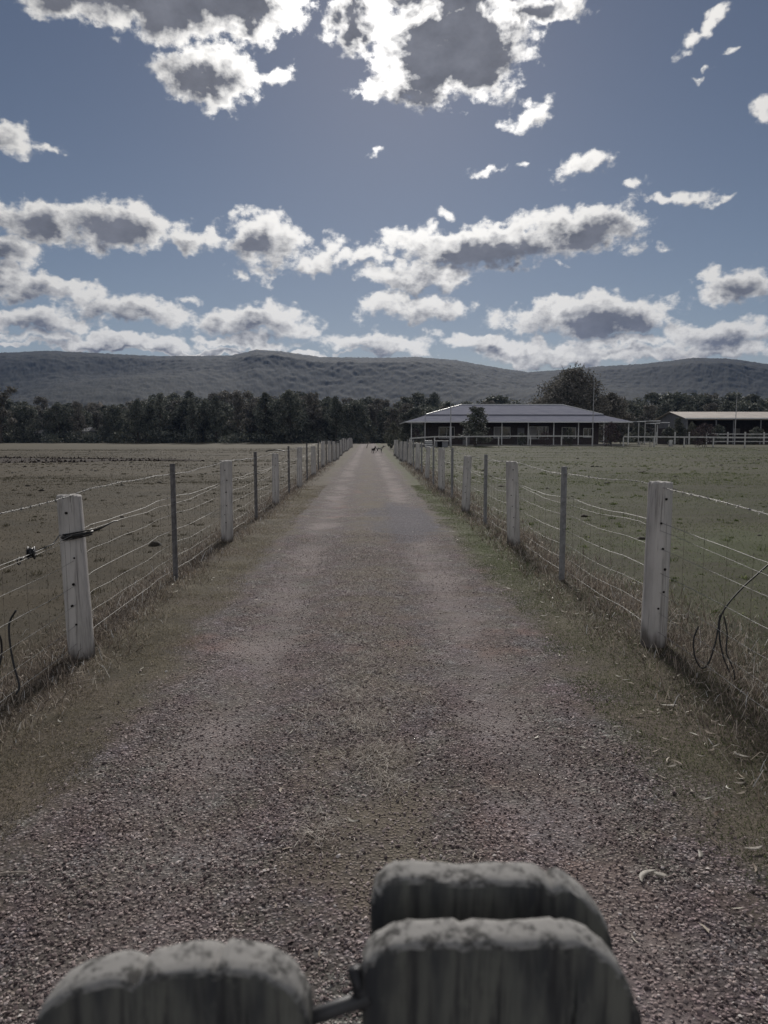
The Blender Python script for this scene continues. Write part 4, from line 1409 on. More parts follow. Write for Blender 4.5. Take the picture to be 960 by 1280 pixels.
def sky_h(py, y):
    """height above the ground of something whose top shows at chart row py when it stands y metres away"""
    return (544 - py) / FPX * y + CAM_Z


def wx(px, y):
    return (px - 460) / FPX * y


rt = random.Random(77)
# front row of the tree line beyond the left paddock: chart column, top row, distance, kind, spread
front = [(-70, 498, 150, 3, 1.2, 'broad dark tree just beyond the left image edge of the tree line'),
         (-30, 492, 150, 1, 1.1, 'dark gum tree beside the left image edge in the far tree line'),
         (8, 484, 146, 4, 1.2, 'tallest loose gum tree at the left end of the far tree line'),
         (36, 508, 152, 5, 0.9, 'low dark wattle tree next to the tallest gum at the left end'),
         (78, 506, 155, 3, 0.9, 'broad low dark tree between the pale shed and the left group'),
         (103, 503, 152, 1, 0.8, 'narrow gum tree standing left of the small gap in the tree line'),
         (148, 508, 156, 5, 0.9, 'low wattle tree just right of the small gap in the tree line'),
         (176, 500, 152, 0, 0.9, 'rounded dark gum tree left of the pointed dark tree'),
         (204, 493, 150, 2, 1.0, 'pointed dark pine tree in the left half of the far tree line'),
         (243, 499, 150, 2, 0.9, 'lower pointed pine tree between two rounded gums'),
         (272, 497, 153, 0, 0.9, 'rounded dark gum tree right of the lower pointed pine'),
         (300, 491, 150, 4, 0.9, 'tall slim gum tree left of the densest dark trees'),
         (334, 492, 154, 0, 1.0, 'dark round gum tree at the start of the densest dark trees'),
         (362, 489, 150, 3, 0.9, 'broad dark oak tree above the distant left fence posts'),
         (392, 491, 156, 1, 0.9, 'dark gum tree above the far end of the left fence'),
         (420, 496, 150, 0, 0.8, 'dark gum tree left of where the lane ends'),
         (446, 502, 152, 5, 0.9, 'low wattle tree directly behind the end of the lane')]
for (px, top, y, kd, sp_, lab) in front:
    hh = sky_h(top, y)
    base_h = [10, 11, 11, 9, 12, 7][kd]
    s_ = hh / base_h
    plant_tree(PT[kd], wx(px, y), y, (s_ * sp_, s_ * sp_, s_), rt.uniform(0, 6.28), lab, 'tree', 'trees along the far edge of the left paddock')
# rows behind, which merge into one dark belt
for row, (y0, n, x0, x1, t0, t1) in enumerate([(160, 30, -100, 560, 500, 508), (178, 30, -120, 500, 495, 503), (205, 30, -140, 560, 488, 498)]):
    for i in range(n):
        px = x0 + (x1 - x0) * (i + rt.uniform(.2, .8)) / n
        y = y0 + rt.uniform(-5, 5)
        kd = rt.choice([0, 1, 2, 3, 4, 5])
        top = rt.uniform(t0, t1) + (8 if 20 < px < 190 else 0) + (3 if px > 400 else 0)
        s_ = sky_h(top, y) / [10, 11, 11, 9, 12, 7][kd]
        plant_tree(PT[kd], wx(px, y), y, (s_ * 1.1, s_ * 1.1, s_), rt.uniform(0, 6.28), 'dark tree merging into the belt behind the left front row of trees', 'tree', 'trees behind the front row beyond the left paddock')
# belt behind the house and shed, to the right
for row, (y0, n, x0, x1, t0, t1) in enumerate([(150, 26, 480, 1080, 505, 514), (180, 26, 470, 1100, 496, 508)]):
    for i in range(n):
        px = x0 + (x1 - x0) * (i + rt.uniform(.2, .8)) / n
        y = y0 + rt.uniform(-6, 6)
        kd = rt.choice([0, 1, 3, 5, 3])
        top = rt.uniform(t0, t1) - (6 if 800 < px < 960 else 0)
        s_ = sky_h(top, y) / [10, 11, 11, 9, 12, 7][kd]
        plant_tree(PT[kd], wx(px, y), y, (s_ * 1.25, s_ * 1.25, s_), rt.uniform(0, 6.28), 'dark tree in the belt behind the house and the long shed', 'tree', 'trees behind the house and shed')

# woods filling the valley floor between the belt and the hills
r_ = np.random.default_rng(600)
n = 1500
ya = r_.uniform(225, 420, n)
xa = ya * np.tan(r_.uniform(-0.66, 0.70, n))
V_ = []
NF = 0
for i in range(n):
    hgt = r_.uniform(7, 12)
    m_ = 34
    d = r_.normal(0, 1, (m_, 3))
    d /= np.linalg.norm(d, axis=1)[:, None]
    c_ = d * np.array([3.6, 3.6, hgt * .45]) * r_.uniform(.55, 1.0, (m_, 1)) + np.array([xa[i], ya[i], hgt * .52])
    a = r_.normal(0, 1, (m_, 3))
    a /= np.linalg.norm(a, axis=1)[:, None]
    b_ = np.cross(a, r_.normal(0, 1, (m_, 3)))
    b_ /= np.linalg.norm(b_, axis=1)[:, None]
    s1 = r_.uniform(0.7, 1.6, m_)[:, None]
    V_.append(np.stack([c_ - a * s1, c_ - b_ * s1 * .7, c_ + a * s1, c_ + b_ * s1 * .7], 1).reshape(-1, 3))
    NF += m_
tag(mesh_np('woods', np.concatenate(V_), np.arange(NF * 4).reshape(-1, 4), M['fol_olive']), 'far woods on the valley floor below the hills', None, None, 'stuff')

# undergrowth at the foot of the tree belt
r_ = np.random.default_rng(610)
cl = []
for i in range(230):
    px = r_.uniform(-90, 480)
    y = r_.uniform(146, 165)
    cl.append((wx(px, y), y, r_.uniform(.3, 1.4), r_.uniform(1.2, 2.1)))
for i in range(200):
    px = r_.uniform(490, 1100)
    y = r_.uniform(128, 146)
    cl.append((wx(px, y), y, r_.uniform(.3, 1.2), r_.uniform(1.1, 1.9)))
v, f = crown_geo(611, cl, 0.26, 60)
tag(mesh_np('undergrowth', v, f, M['fol_dark']), 'dark scrub at the foot of the tree belt', None, None, 'stuff')

# the big spreading tree behind the house with wispy top branches
big_cl = clump_set(620, 44, 10.9, 11.0, 1.5, 'round')
BIGY = 112.0
b = MB()
rb = random.Random(5)
b.tube([(0, 0, -.3), (0.1, 0, 1.0), (0.0, 0.2, 4.0), (0.3, 0, 7.5), (0.2, 0, 11)], [.42, .36, .28, .16, .05], 9)
for (cx, cy, cz, cr) in big_cl:
    st = Vector((0, 0, cz * .5))
    b.tube([st, st.lerp(Vector((cx, cy, cz)), .55) + Vector((0, 0, .3)), Vector((cx, cy, cz))], [.12, .07, .03], 5)
tips = []
for i in range(46):
    a = rb.uniform(0, 6.28)
    r0 = rb.uniform(0, 2.6) if i < 30 else rb.uniform(2.6, 4.8)
    z0 = 9.8 - 0.22 * r0 ** 1.6
    p0 = Vector((math.cos(a) * r0 * .8, math.sin(a) * r0 * .8, z0))
    L = rb.uniform(0.9, 2.0) * (1.0 - 0.10 * r0)
    p1 = p0 + Vector((math.cos(a) * .45 * L, math.sin(a) * .45 * L, L * .6))
    p2 = p1 + Vector((math.cos(a) * .25 * L + rb.uniform(-.2, .2), math.sin(a) * .25 * L, L * .62))
    b.tube([p0, p1, p2], [.06, .04, .02], 4)
    for q_ in range(4):
        tips.append((*(p1.lerp(p2, rb.uniform(0.1, 1.1)) + Vector((rb.uniform(-.25, .25), rb.uniform(-.25, .25), rb.uniform(-.15, .2)))), rb.uniform(.14, .30)))
bt = thing('spreading_tree', 'big spreading tree with wispy top branches against the clouds behind the house', 'tree', (wx(716, BIGY), BIGY, h(wx(716, BIGY), BIGY)))
b.build('trunk', M['bark'], bt)
v, f = crown_geo(621, big_cl, 0.17, 190, loose=1.25)
v2, f2 = crown_geo(622, tips, 0.09, 130)
mesh_np('crown', np.concatenate([v, v2]), np.concatenate([f, f2 + len(v)]), M['fol_olive'], bt)
# its lower neighbour to the right
nb = tree_proto('wattle_tree', 640, 8.0, 6.6, .6, 'round', 0.16, 260, M['fol_olive'], 24)
plant_tree(nb, wx(764, 116), 116, (1, 1, 0.98), 0.4, 'rounded olive tree beside the big spreading tree, right of the house roof')
plant_tree(nb, wx(664, 118), 118, (.9, .9, 0.8), 2.4, 'rounded olive tree left of the big spreading tree behind the house roof')

# ================================================================== homestead
M['roofmetal'] = None
m, k, b, pos, obj = mat('pale_metal_roof', 0.8, 0.0)
rib = k.m('SINE', k.m('MULTIPLY', k.n('ShaderNodeSeparateXYZ', ins={0: obj}).outputs[0], 33.0))
ws = k.noise(k.v('MULTIPLY', obj, (0.6, 2, 1)), 1.3, 4, 0.6)
setc(k, b, k.mix(k.mr(ws, 0.3, 0.7), (0.255, 0.258, 0.310), (0.310, 0.313, 0.365)))
bump(k, b, rib, 0.5, 0.012)
M['roofmetal'] = m
m, k, b, pos, obj = mat('cream_metal_roof', 0.55, 0.2)
rib = k.m('SINE', k.m('MULTIPLY', k.n('ShaderNodeSeparateXYZ', ins={0: obj}).outputs[0], 33.0))
ws = k.noise(obj, 0.9, 4, 0.6)
setc(k, b, k.mix(k.mr(ws, 0.3, 0.7), (0.48, 0.42, 0.37), (0.58, 0.52, 0.46)))
bump(k, b, rib, 0.5, 0.012)
M['roofcream'] = m
M['whitepaint'] = simple('white_paint', (0.62, 0.62, 0.62), 0.1, 0.45, 0.4, 0, 3)
M['gutter'] = simple('pale_gutter', (0.66, 0.66, 0.67), 0.08, 0.28, 0.5, 0.1, 3)
M['brick'] = simple('dark_brick_wall', (0.075, 0.062, 0.060), 0.25, 0.9, 0.2, 0, 5)
M['shedwall'] = simple('grey_shed_wall', (0.20, 0.20, 0.215), 0.15, 0.6, 0.3, 0, 2)
M['pole'] = simple('pale_pole', (0.42, 0.42, 0.43), 0.15, 0.6, 0.3, 0, 3)
m, k, b, pos, obj = mat('window_glass', 0.06, 0.6)
setc(k, b, (0.02, 0.022, 0.028))
M['glass'] = m
M['curtain'] = simple('pale_curtain', (0.30, 0.29, 0.29), 0.15, 0.9, 0.1, 0, 8)
M['concrete'] = simple('concrete_slab', (0.26, 0.25, 0.24), 0.15, 0.9, 0.2, 0, 3)

G0 = 0.34
HX0, HX1, HY0, HY1 = 4.45, 31.25, 88.0, 103.0
house = thing('farm_house', 'long low house with pale hipped metal roof and verandah beyond the right paddock', 'house', (18, 94, G0))
HO = Vector((18, 94, G0))


def hb(m_, x0, x1, y0, y1, z0, z1, b_=0.0):
    m_.box(x0 - HO.x, x1 - HO.x, y0 - HO.y, y1 - HO.y, z0 - HO.z, z1 - HO.z, b_)


def frustum(lower, upper, z0, z1, th):
    """roof skirt between two rectangles (x0,x1,y0,y1), th thick, open inside"""
    mb = MB()
    for (dz) in (0,):
        A_ = [(lower[0], lower[2]), (lower[1], lower[2]), (lower[1], lower[3]), (lower[0], lower[3])]
        B_ = [(upper[0], upper[2]), (upper[1], upper[2]), (upper[1], upper[3]), (upper[0], upper[3])]
        vs = [(x - HO.x, y - HO.y, z0 - HO.z) for x, y in A_] + [(x - HO.x, y - HO.y, z1 - HO.z) for x, y in B_]
        vs += [(x - HO.x, y - HO.y, z0 - th - HO.z) for x, y in A_] + [(x - HO.x, y - HO.y, z1 - th - HO.z) for x, y in B_]
        fs = []
        for i in range(4):
            j = (i + 1) % 4
            fs += [(i, j, j + 4, i + 4), (i + 8, i + 12, j + 12, j + 8), (i, i + 8, j + 8, j)]
        mb.add(vs, fs)
    return mb


BX = (7.1, 28.6, 90.6, 100.4)                                   # where the main roof meets the verandah roof
ZE, ZB, ZR = 3.22, 4.02, 5.45
frustum((HX0, HX1, HY0, HY1), BX, ZE, ZB, 0.05).build('verandah_roof', M['roofmetal'], house)
mb = MB()
RX0, RX1, RY = 11.9, 24.9, 95.5
vs = [(BX[0] - .1, BX[2] - .1, ZB + 0.07), (BX[1] + .1, BX[2] - .1, ZB + 0.07), (BX[1] + .1, BX[3] + .1, ZB + 0.07), (BX[0] - .1, BX[3] + .1, ZB + 0.07), (RX0, RY, ZR), (RX1, RY, ZR)]
vs = [(x - HO.x, y - HO.y, z - HO.z) for x, y, z in vs]
mb.add(vs, [(0, 1, 5, 4), (1, 2, 5), (2, 3, 4, 5), (3, 0, 4), (3, 2, 1, 0)])
rf = mb.build('roof', M['roofmetal'], house)
rc = MB()
rc.tube([Vector((RX0, RY, ZR + .02)) - HO, Vector((RX1, RY, ZR + .02)) - HO], 0.10, 6)
for (rx, bx_, by_) in ((RX0, BX[0], BX[2]), (RX1, BX[1], BX[2])):
    rc.tube([Vector((rx, RY, ZR + .02)) - HO, Vector((bx_, by_, ZB + .09)) - HO], 0.08, 6)
rc.build('ridge_cap', M['whitepaint'], rf)
gt = MB()
for (x0, x1, y0, y1) in ((HX0, HX1, HY0 - .12, HY0 - .004), (HX0 - .12, HX0 - .004, HY0, HY1), (HX1 + .004, HX1 + .12, HY0, HY1)):
    hb(gt, x0, x1, y0, y1, ZE - 0.13, ZE - .004)
gt.build('gutter', M['gutter'], house)
wl_ = MB()
hb(wl_, 7.4, 28.3, 91.2, 99.8, 0.1, 4.0)
wl_.build('wall', M['brick'], house)
sl = MB()
hb(sl, HX0 + .5, HX1 - .5, HY0 + .5, HY1 - .5, 0.0, 0.47, 0.02)
sl.build('verandah_floor', M['concrete'], house)
pm = MB()
pm.box(-.055, .055, -.055, .055, 0, 2.62)
pmd = pm.build('verandah_post', M['whitepaint'], data=True)
for px in (505, 531, 563, 595, 627, 660, 692, 723, 755, 786):
    o = link(bpy.data.objects.new('verandah_post', pmd), house)
    o.location = Vector((max(HX0 + .7, wx(px, 88.7)), 88.7, 0.47)) - HO
# windows and doors under the verandah
for (cx, wd, z0, z1, cur) in ((9.6, 1.8, 1.3, 2.55, 0), (13.0, 1.2, 1.5, 2.5, 0), (16.4, 1.9, 1.3, 2.55, 1), (20.9, 2.2, 1.2, 2.6, 1), (24.6, 1.6, 1.3, 2.5, 0), (27.0, 1.1, 1.4, 2.4, 0)):
    fr = MB()
    for (x0, x1, a, c_) in ((cx - wd / 2 - .07, cx - wd / 2, z0 - .07, z1 + .07), (cx + wd / 2, cx + wd / 2 + .07, z0 - .07, z1 + .07), (cx - wd / 2, cx + wd / 2, z1, z1 + .07), (cx - wd / 2, cx + wd / 2, z0 - .07, z0), (cx - .03, cx + .03, z0, z1)):
        hb(fr, x0, x1, 91.10, 91.19, a, c_)
    w_ = fr.build('window', M['whitepaint'], house)
    pn = MB()
    hb(pn, cx - wd / 2, cx + wd / 2, 91.15, 91.18, z0, z1)
    pn.build('pane', M['glass'], w_)
    if cur:
        cu = MB()
        hb(cu, cx - wd / 2, cx - wd * .12, 91.125, 91.14, z0 + .02, z1)
        cu.build('curtain', M['curtain'], w_)
for cx in (18.7, 12.0):
    d_ = MB()
    hb(d_, cx - .42, cx + .42, 91.12, 91.18, 0.48, 2.5)
    dd_ = d_.build('door', M['shedwall'], house)
    kn = MB()
    kn.disc(Vector((cx + .34, 91.09, 1.45)) - HO, (0, 1, 0), .03, .05, 8)
    kn.build('handle', M['gutter'], dd_)

# ---- white post and rail fence in front of the house
RY_ = 80.0
rail = thing('rail_fence', 'pale post and rail fence running across in front of the house and shed', 'fence', (wx(543, RY_), RY_, G0))
RO = Vector((wx(543, RY_), RY_, G0))
pmd = MB().box(-.06, .06, -.06, .06, -.3, 1.03, .008).build('post', M['rail'], data=True)
pxs = [512, 543, 583, 623, 663, 702, 741, 780, 819, 857, 894, 934, 972, 1011, 1050, 1090]
for px in pxs:
    o = link(bpy.data.objects.new('post', pmd), rail)
    x = wx(px, RY_)
    o.location = Vector((x, RY_, h(x, RY_))) - RO
for a, c_ in zip(pxs[:-1], pxs[1:]):
    if a == 741:
        continue
    x0, x1 = wx(a, RY_), wx(c_, RY_)
    m_ = MB()
    z0_, z1_ = h(x0, RY_) + 1.035, h(x1, RY_) + 1.035
    vs = [(x0 + .003, RY_ - .05, z0_), (x0 + .003, RY_ + .05, z0_), (x1 - .003, RY_ - .05, z1_), (x1 - .003, RY_ + .05, z1_)]
    vs += [(x, y, z + .13) for x, y, z in vs]
    m_.add([Vector(v_) - RO for v_ in vs], [(0, 1, 3, 2), (4, 6, 7, 5), (0, 2, 6, 4), (1, 5, 7, 3), (0, 4, 5, 1), (2, 3, 7, 6)])
    m_.build('top_rail', M['rail'], rail)
for z in (0.35, 0.7):
    MB().tube([Vector((wx(px, RY_), RY_ - .062, h(wx(px, RY_), RY_) + z)) - RO for px in pxs], 0.004, 4).build('plain_wire', M['oldwire'], rail)

# second, broken line of yard rails nearer the shed
yard = thing('yard_fence', 'grey stockyard fence with several rails in front of the long shed', 'fence', (wx(850, 90), 90, G0))
YO = Vector((wx(850, 90), 90, G0))
pmd = MB().box(-.07, .07, -.07, .07, -.3, 1.55, .01).build('post', M['rail'], data=True)
yp_ = [822, 845, 863, 885, 912, 934, 958, 985, 1010, 1040]
for px in yp_:
    o = link(bpy.data.objects.new('post', pmd), yard)
    o.location = Vector((wx(px, 90), 90, h(wx(px, 90), 90))) - YO
for a, c_ in zip(yp_[3:-1], yp_[4:]):
    for z in (0.5, 0.95, 1.4):
        m_ = MB()
        m_.box(wx(a, 90) - YO.x + .02, wx(c_, 90) - YO.x - .02, .072, .112, z - .05, z + .06)
        m_.build('rail', M['rail'], yard)

# ---- tall slim poles in the house yard
def pole(name, label, px, top, y, r0, r1, thick_to=None):
    x = wx(px, y)
    z0 = h(x, y)
    o = thing(name, label, 'pole', (x, y, z0))
    H_ = sky_h(top, y) - z0
    if thick_to:
        t_ = sky_h(thick_to, y) - z0
        MB().tube([(0, 0, -.3), (0, 0, t_)], [r0 * 1.9, r0 * 1.8], 10).build('base_post', M['pole'], o)
        MB().tube([(0.0, 0, t_), (0, 0, H_)], [r0, r1], 8).build('mast', M['pole'], o)
    else:
        MB().tube([(0, 0, -.3), (0, 0, H_ * .5), (0.02, 0, H_)], [r0, (r0 + r1) / 2, r1], 8).build('mast', M['pole'], o)
    MB().disc((0, 0, H_ + .01), (0, 0, 1), r1 * 1.5, .03, 8).build('cap', M['gutter'], o)
    return o


pole('yard_pole', 'white pole with thick lower half standing before the left end of the house', 563, 494, 79, 0.06, 0.035, 533)
pole('yard_pole', 'tallest thin pale pole rising above the ridge in front of the big tree', 741, 461, 79.2, 0.050, 0.022)
pole('yard_pole', 'short thin white pole at the left corner of the verandah', 531, 515, 86.6, 0.05, 0.03)
pole('yard_pole', 'thin pale pole rising through the roof line of the long shed', 921, 489, 85, 0.055, 0.03)

# ---- long shed on the right
shed = thing('long_shed', 'long open shed with cream metal roof and bright gutter at the right edge', 'shed', (50, 105, G0))
HO = Vector((50, 105, G0))
SX0, SX1, SY0, SY1, SZE, SZR = 42.9, 60.5, 100.0, 110.0, 3.92, 4.90
for side, (ya_, yb_) in enumerate(((SY0 - .3, 105.0), (SY1 + .3, 105.0))):
    mb = MB()
    vs = [(SX0 - .4, ya_, SZE), (SX1 + .4, ya_, SZE), (SX1 + .4, yb_, SZR), (SX0 - .4, yb_, SZR)]
    vs = [Vector(v_) - HO for v_ in vs]
    vs += [v_ - Vector((0, 0, .05)) for v_ in vs]
    mb.add(vs, [(0, 1, 2, 3), (7, 6, 5, 4), (0, 4, 5, 1), (1, 5, 6, 2), (2, 6, 7, 3), (3, 7, 4, 0)])
    mb.build('roof', M['roofcream'], shed)
mb = MB()
hb(mb, SX0 - .4, SX1 + .4, SY0 - .43, SY0 - .304, SZE - .15, SZE + .01)
mb.build('gutter', M['gutter'], shed)
for x in (SX0, SX1 - .08):
    mb = MB()
    pts = [(x, SY0, SZE - .08), (x, SY1, SZE - .08), (x, 105, SZR - .08), (x, SY0, 2.6), (x, SY1, 2.6)]
    vs = [Vector(p_) - HO for p_ in pts] + [Vector(p_) - HO + Vector((.08, 0, 0)) for p_ in pts]
    mb.add(vs, [(3, 0, 2, 1, 4), (9, 6, 7, 5, 8), (0, 5, 7, 2), (2, 7, 6, 1), (0, 3, 8, 5), (1, 6, 9, 4), (3, 4, 9, 8)])
    mb.build('gable_wall', M['shedwall'], shed)
mb = MB()
hb(mb, SX0, SX1, SY1 - .3, SY1 - .2, 0.2, SZE - .1)
hb(mb, SX0, SX0 + .08, SY0 + 4, SY1 - .3, 0.2, 2.6)
mb.build('wall', M['brick'], shed)
for x in (42.95, 46.9, 49.3, 53.0, 57.0, 60.3):
    mb = MB()
    hb(mb, x, x + .12, SY0 + .02, SY0 + .14, 0.0, SZE - .06)
    mb.build('post', M['shedwall'], shed)
for (x0, x1, z0, z1) in ((50.2, 51.6, 2.0, 2.9), (54.0, 55.1, 1.8, 2.6)):
    mb = MB()
    hb(mb, x0, x1, SY1 - .36, SY1 - .32, z0, z1)
    mb.build('window', M['curtain'], shed)

# ---- small flat canopies between house and shed
can = thing('flat_canopy', 'small open canopy with three thin white roof sheets between house and shed', 'canopy', (38, 96, G0))
for (pa, pb, y, py) in ((797, 808, 93, 527.2), (812, 826, 95, 526.6), (813, 825.5, 92, 529.6), (827.5, 838, 94, 528.6)):
    z = sky_h(py, y) - G0
    MB().box(wx(pa, y) - 38, wx(pb, y) - 38, y - 96, y - 96 + 1.7, z, z + .09).build('roof_sheet', M['gutter'], can)
for px, y, z in ((799, 93.2, 2.9), (807, 94.4, 2.9), (820, 95.4, 2.85), (822.5, 92.4, 2.6), (837, 94.5, 2.7)):
    MB().box(wx(px, y) - 38 - .05, wx(px, y) - 38 + .05, y - 96, y - 96 + .1, 0, z - .02 if y < 100 else z).build('post', M['rail'], can)

# ---- yard clutter
def crate(px, y, w_, d_, hh, label, name, cat, m_, m2):
    x = wx(px, y)
    o = thing(name, label, cat, (x, y, h(x, y)))
    mb = MB()
    mb.box(-w_ / 2, w_ / 2, -d_ / 2, d_ / 2, 0.0, hh, 0.02)
    mb.build('body', m_, o)
    k_ = 3
    for i in range(k_):
        z = hh * (i + .5) / k_
        MB().box(-w_ / 2 - .02, w_ / 2 + .02, -d_ / 2 - .03, -d_ / 2 - .005, z - hh * .07, z + hh * .07).build('slat', m2, o)
    MB().box(-w_ / 2 - .03, w_ / 2 + .03, -d_ / 2 - .03, d_ / 2 + .03, hh + .003, hh + .05).build('lid', m2, o)
    return o


crate(535.5, 77.5, 0.72, 0.6, 0.72, 'pale slatted crate beside the fence end before the house', 'slatted_crate', 'crate', M['shedwall'], M['whitepaint'])
kx, ky = wx(552, 78), 78.0
o = thing('kennel', 'grey box kennel with a dark opening next to the slatted crate', 'kennel', (kx, ky, h(kx, ky)))
mb = MB()
mb.box(-.62, -.50, -.4, .4, 0, .62)
mb.box(.02, .62, -.4, .4, 0, .62)
mb.box(-.50, .02, .3, .4, 0, .62)
mb.build('body', M['shedwall'], o)
MB().box(-.70, .70, -.48, .48, .623, .68).build('roof', M['pole'], o)
MB().box(-.49, .01, -.2, .28, 0.01, .60).build('opening', M['hole'], o)  # black block stands in for the shade inside
tx, ty = wx(807, 82), 82.0
o = thing('garden_table', 'low pale trestle table on the grass behind the rail fence', 'table', (tx, ty, h(tx, ty)))
MB().box(-.75, .75, -.3, .3, .48, .54).build('tabletop', M['rail'], o)
for sx_ in (-.65, .65):
    for sy_ in (-.22, .22):
        MB().box(sx_ - .03, sx_ + .03, sy_ - .03, sy_ + .03, 0, .477).build('leg', M['rail'], o)
ux, uy = wx(840, 84), 84.0
o = thing('feed_tub', 'small white feed tub behind the rail fence', 'tub', (ux, uy, h(ux, uy)))
MB().tube([(0, 0, .30), (0, 0, .55), (0, 0, .72)], [.16, .2, .22], 12).build('tub', M['whitepaint'], o)
MB().box(-.18, .18, -.18, .18, 0, .297).build('stand', M['rail'], o)
# pale farm building glimpsed through the left tree line
def far_shed(px, y, w_, label, top):
    x = wx(px, y)
    o = thing('farm_shed', label, 'shed', (x, y, h(x, y)))
    z = sky_h(top, y)
    MB().box(-w_ / 2, w_ / 2, -2, 2, 0, z * .75).build('wall', M['shedwall'], o)
    mb = MB()
    vs = [(-w_ / 2 - .2, -2.2, z * .75), (w_ / 2 + .2, -2.2, z * .75), (w_ / 2 + .2, 2.2, z * .75), (-w_ / 2 - .2, 2.2, z * .75), (-w_ / 2 - .2, 0, z), (w_ / 2 + .2, 0, z)]
    mb.add(vs, [(0, 1, 5, 4), (2, 3, 4, 5), (0, 4, 3), (1, 2, 5), (3, 2, 1, 0)])
    mb.build('roof', M['shedwall'], o)
    MB().box(-.6, .6, -2.05, -2.002, 0, z * .55).build('door', M['hole'], o)


far_shed(62, 156.5, 2.2, 'tiny pale shed glimpsed in the left part of the far tree line', 537)
far_shed(116, 157, 1.2, 'tiny white hut glimpsed in the gap of the far tree line', 534)

# ---- shrubs and small trees round the homestead
def shrub_proto(name, seed, hgt, wid, low, fol, leaf=0.07, per=900, shape='round', ncl=12, stems=3):
    return tree_proto(name, seed, hgt, wid, low, shape, leaf, per, fol, ncl, stems)


SP = [shrub_proto('garden_tree', 700, 4.2, 3.0, .6, M['fol_dark'], 0.10, 420, 'cone', 20, 1),
      shrub_proto('shrub', 710, 1.6, 1.5, .2, M['fol_dark']),
      shrub_proto('shrub', 720, 2.4, 2.6, .2, M['fol_grey'], 0.09, 420),
      shrub_proto('shrub', 730, 2.0, 2.2, .3, M['fol_wine'], 0.07, 420, 'round', 12),
      shrub_proto('garden_tree', 740, 2.4, 1.3, .9, M['fol_dark'], 0.08, 700, 'round', 10, 1)]


def shrub(kd, px, y, top, wpx, label, cat='shrub', group=None):
    base_h, base_w = [(4.2, 3.0), (1.6, 1.5), (2.4, 2.6), (2.0, 2.2), (2.4, 1.3)][kd]
    x = wx(px, y)
    hh = sky_h(top, y) - h(x, y)
    ww = wpx / FPX * y
    plant_tree(SP[kd], x, y, (ww / base_w, ww / base_w, hh / base_h), rt.uniform(0, 6), label, cat, group)


shrub(0, 594, 83.5, 509, 56, 'small spiky dark tree standing in front of the house roof', 'tree')
shrub(1, 488.5, 84, 542, 13, 'dense dark bush at the lane end beside the last right fence posts', 'bush')
shrub(2, 492, 95, 528, 26, 'greyish loose bush left of the house verandah', 'bush')
shrub(1, 508, 92, 529, 22, 'dark bush against the left end of the verandah', 'bush')
shrub(3, 520, 86.2, 536, 14, 'reddish dark bush by the left verandah corner post', 'bush')
shrub(3, 682, 81.4, 540, 18, 'low reddish shrub at the rail fence near the house middle')
shrub(3, 764, 81, 528, 24, 'dark reddish shrub filling the gap in the rail fence')
shrub(3, 882, 81, 529, 30, 'tall reddish bush covering the rail fence before the long shed')
shrub(1, 652, 84, 541, 14, 'low dark shrub behind the rail fence under the verandah')
shrub(1, 800, 96, 532, 22, 'dark shrub under the small white canopy')
shrub(0, 850, 97, 522, 24, 'dark small tree at the left end of the long shed', 'tree')
shrub(1, 838, 92, 534, 22, 'dark shrub right of the small white canopy')
shrub(2, 866, 94, 528, 18, 'greyish bush in front of the gable of the shed')
shrub(2, 712, 86, 534, 14, 'greyish shrub by a verandah post at the right part of the house')
shrub(4, 458.5, 96, 541, 9, 'slim dark sapling standing at the end of the lane', 'sapling')
shrub(1, 900, 97.5, 531, 20, 'dark shrub standing inside the front of the long shed')
shrub(1, 948, 95, 534, 22, 'dark shrub behind the yard rails at the right edge')

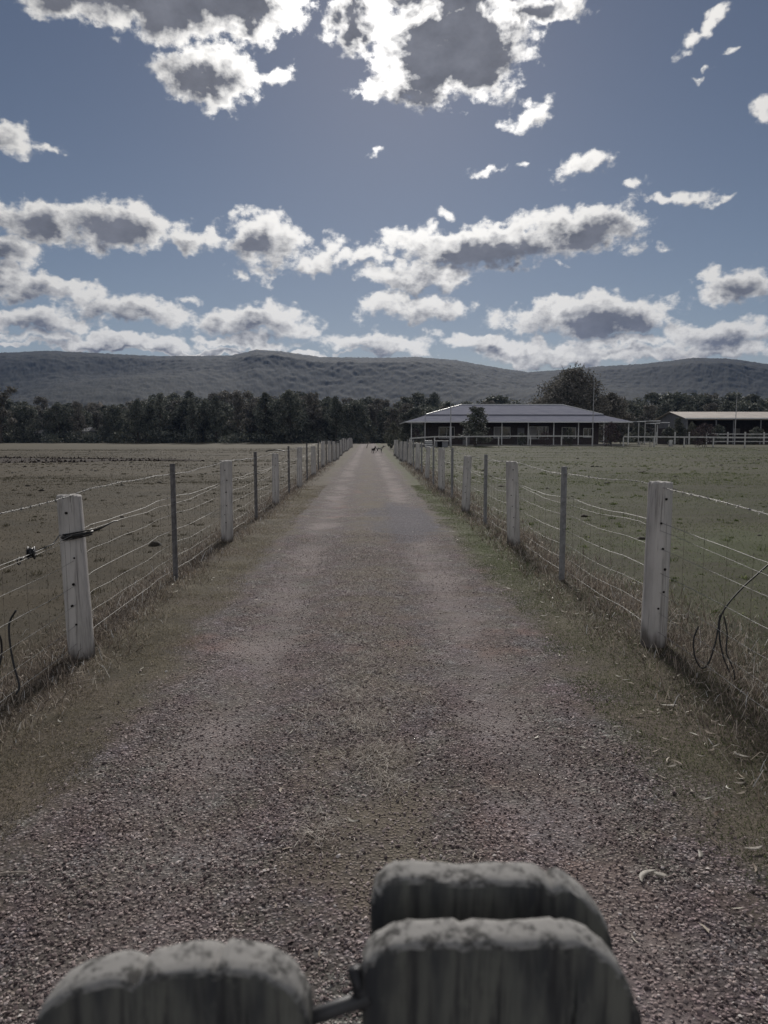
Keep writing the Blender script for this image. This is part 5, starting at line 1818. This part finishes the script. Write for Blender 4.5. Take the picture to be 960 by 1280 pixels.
# ================================================================== dogs far down the lane
def dog(px, y, label, fur, rz, s_=1.0):
    x = wx(px, y)
    root = thing('dog', label, 'dog', (x, y, h(x, y) + .006), rz)
    root.scale = (s_, s_, s_)
    # joints: name -> (pos, radius); the dog looks along -Y
    J = [((0, .28, .44), .085), ((0, .05, .43), .095), ((0, -.18, .43), .115), ((0, -.31, .52), .07), ((0, -.40, .62), .055),   # 0-4 hip, belly, chest, neck, nape
         ((0, -.47, .65), .062), ((0, -.56, .625), .036), ((0, -.62, .61), .025),                                       # 5-7 head, muzzle, nose
         ((.05, -.43, .71), .018), ((.065, -.42, .76), .007), ((-.05, -.43, .71), .018), ((-.065, -.42, .76), .007),      # ears
         ((0, .40, .46), .026), ((0, .50, .40), .018), ((0, .56, .34), .010)]                                           # tail
    E = [(0, 1), (1, 2), (2, 3), (3, 4), (4, 5), (5, 6), (6, 7), (5, 8), (8, 9), (5, 10), (10, 11), (0, 12), (12, 13), (13, 14)]
    for sx_ in (-1, 1):
        i = len(J)
        J += [((.075 * sx_, -.19, .33), .05), ((.08 * sx_, -.17, .20), .026), ((.08 * sx_, -.20, .05), .018), ((.08 * sx_, -.235, .018), .020)]
        E += [(2, i), (i, i + 1), (i + 1, i + 2), (i + 2, i + 3)]
        i = len(J)
        J += [((.08 * sx_, .25, .31), .062), ((.085 * sx_, .20, .21), .032), ((.085 * sx_, .33, .13), .020), ((.085 * sx_, .30, .04), .017), ((.085 * sx_, .262, .018), .020)]
        E += [(0, i), (i, i + 1), (i + 1, i + 2), (i + 2, i + 3), (i + 3, i + 4)]
    me = bpy.data.meshes.new('body')
    me.from_pydata([j[0] for j in J], E, [])
    me.materials.append(fur)
    o = link(bpy.data.objects.new('body', me), root)
    md = o.modifiers.new('skin', 'SKIN')
    for i, sv in enumerate(me.skin_vertices[0].data):
        sv.radius = (J[i][1], J[i][1])
        sv.use_root = (i == 1)
    sb = o.modifiers.new('sub', 'SUBSURF')
    sb.levels = sb.render_levels = 1
    cl_ = MB()
    cl_.tube([(math.cos(a) * .066, -.345 + math.sin(a) * .05, .56 - math.sin(a) * .045) for a in np.linspace(0, 6.28, 13)], .012, 5)
    cl_.build('collar', M['rubber'], root)
    return root


M['fur_dark'] = simple('dark_fur', (0.03, 0.026, 0.025), 0.5, 0.85, 0.2, 0, 5)
m, k, b, pos, obj = mat('patched_fur', 0.85, 0.2)
setc(k, b, k.mix(k.mr(k.noise(obj, 4.5, 2, 0.4), 0.47, 0.53), (0.035, 0.03, 0.028), (0.42, 0.40, 0.37)))
M['fur_patch'] = m
dog(467, 66, 'dark dog standing on the lane far away, left of the patched dog', M['fur_dark'], rad(22), 0.86)
dog(474.5, 68, 'black and white patched dog standing side on far down the lane', M['fur_patch'], rad(72), 0.92)

# ================================================================== haze
HZM = bpy.data.materials.new('haze')
HZM.use_nodes = True
k = NT(HZM.node_tree)
HZM.node_tree.nodes.clear()
pvn = k.n('ShaderNodeVolumePrincipled')
pvn.inputs['Color'].default_value = (0.34, 0.53, 1.0, 1)
pvn.inputs['Density'].default_value = 0.000076
pvn.inputs['Anisotropy'].default_value = 0.15
k.n('ShaderNodeOutputMaterial', ins={'Volume': pvn.outputs[0]})
hz = MB().box(-2700, 2700, -60, 2680, -5, 330).build('haze', HZM)
tag(hz, 'pale blue haze filling the valley', kind='stuff')
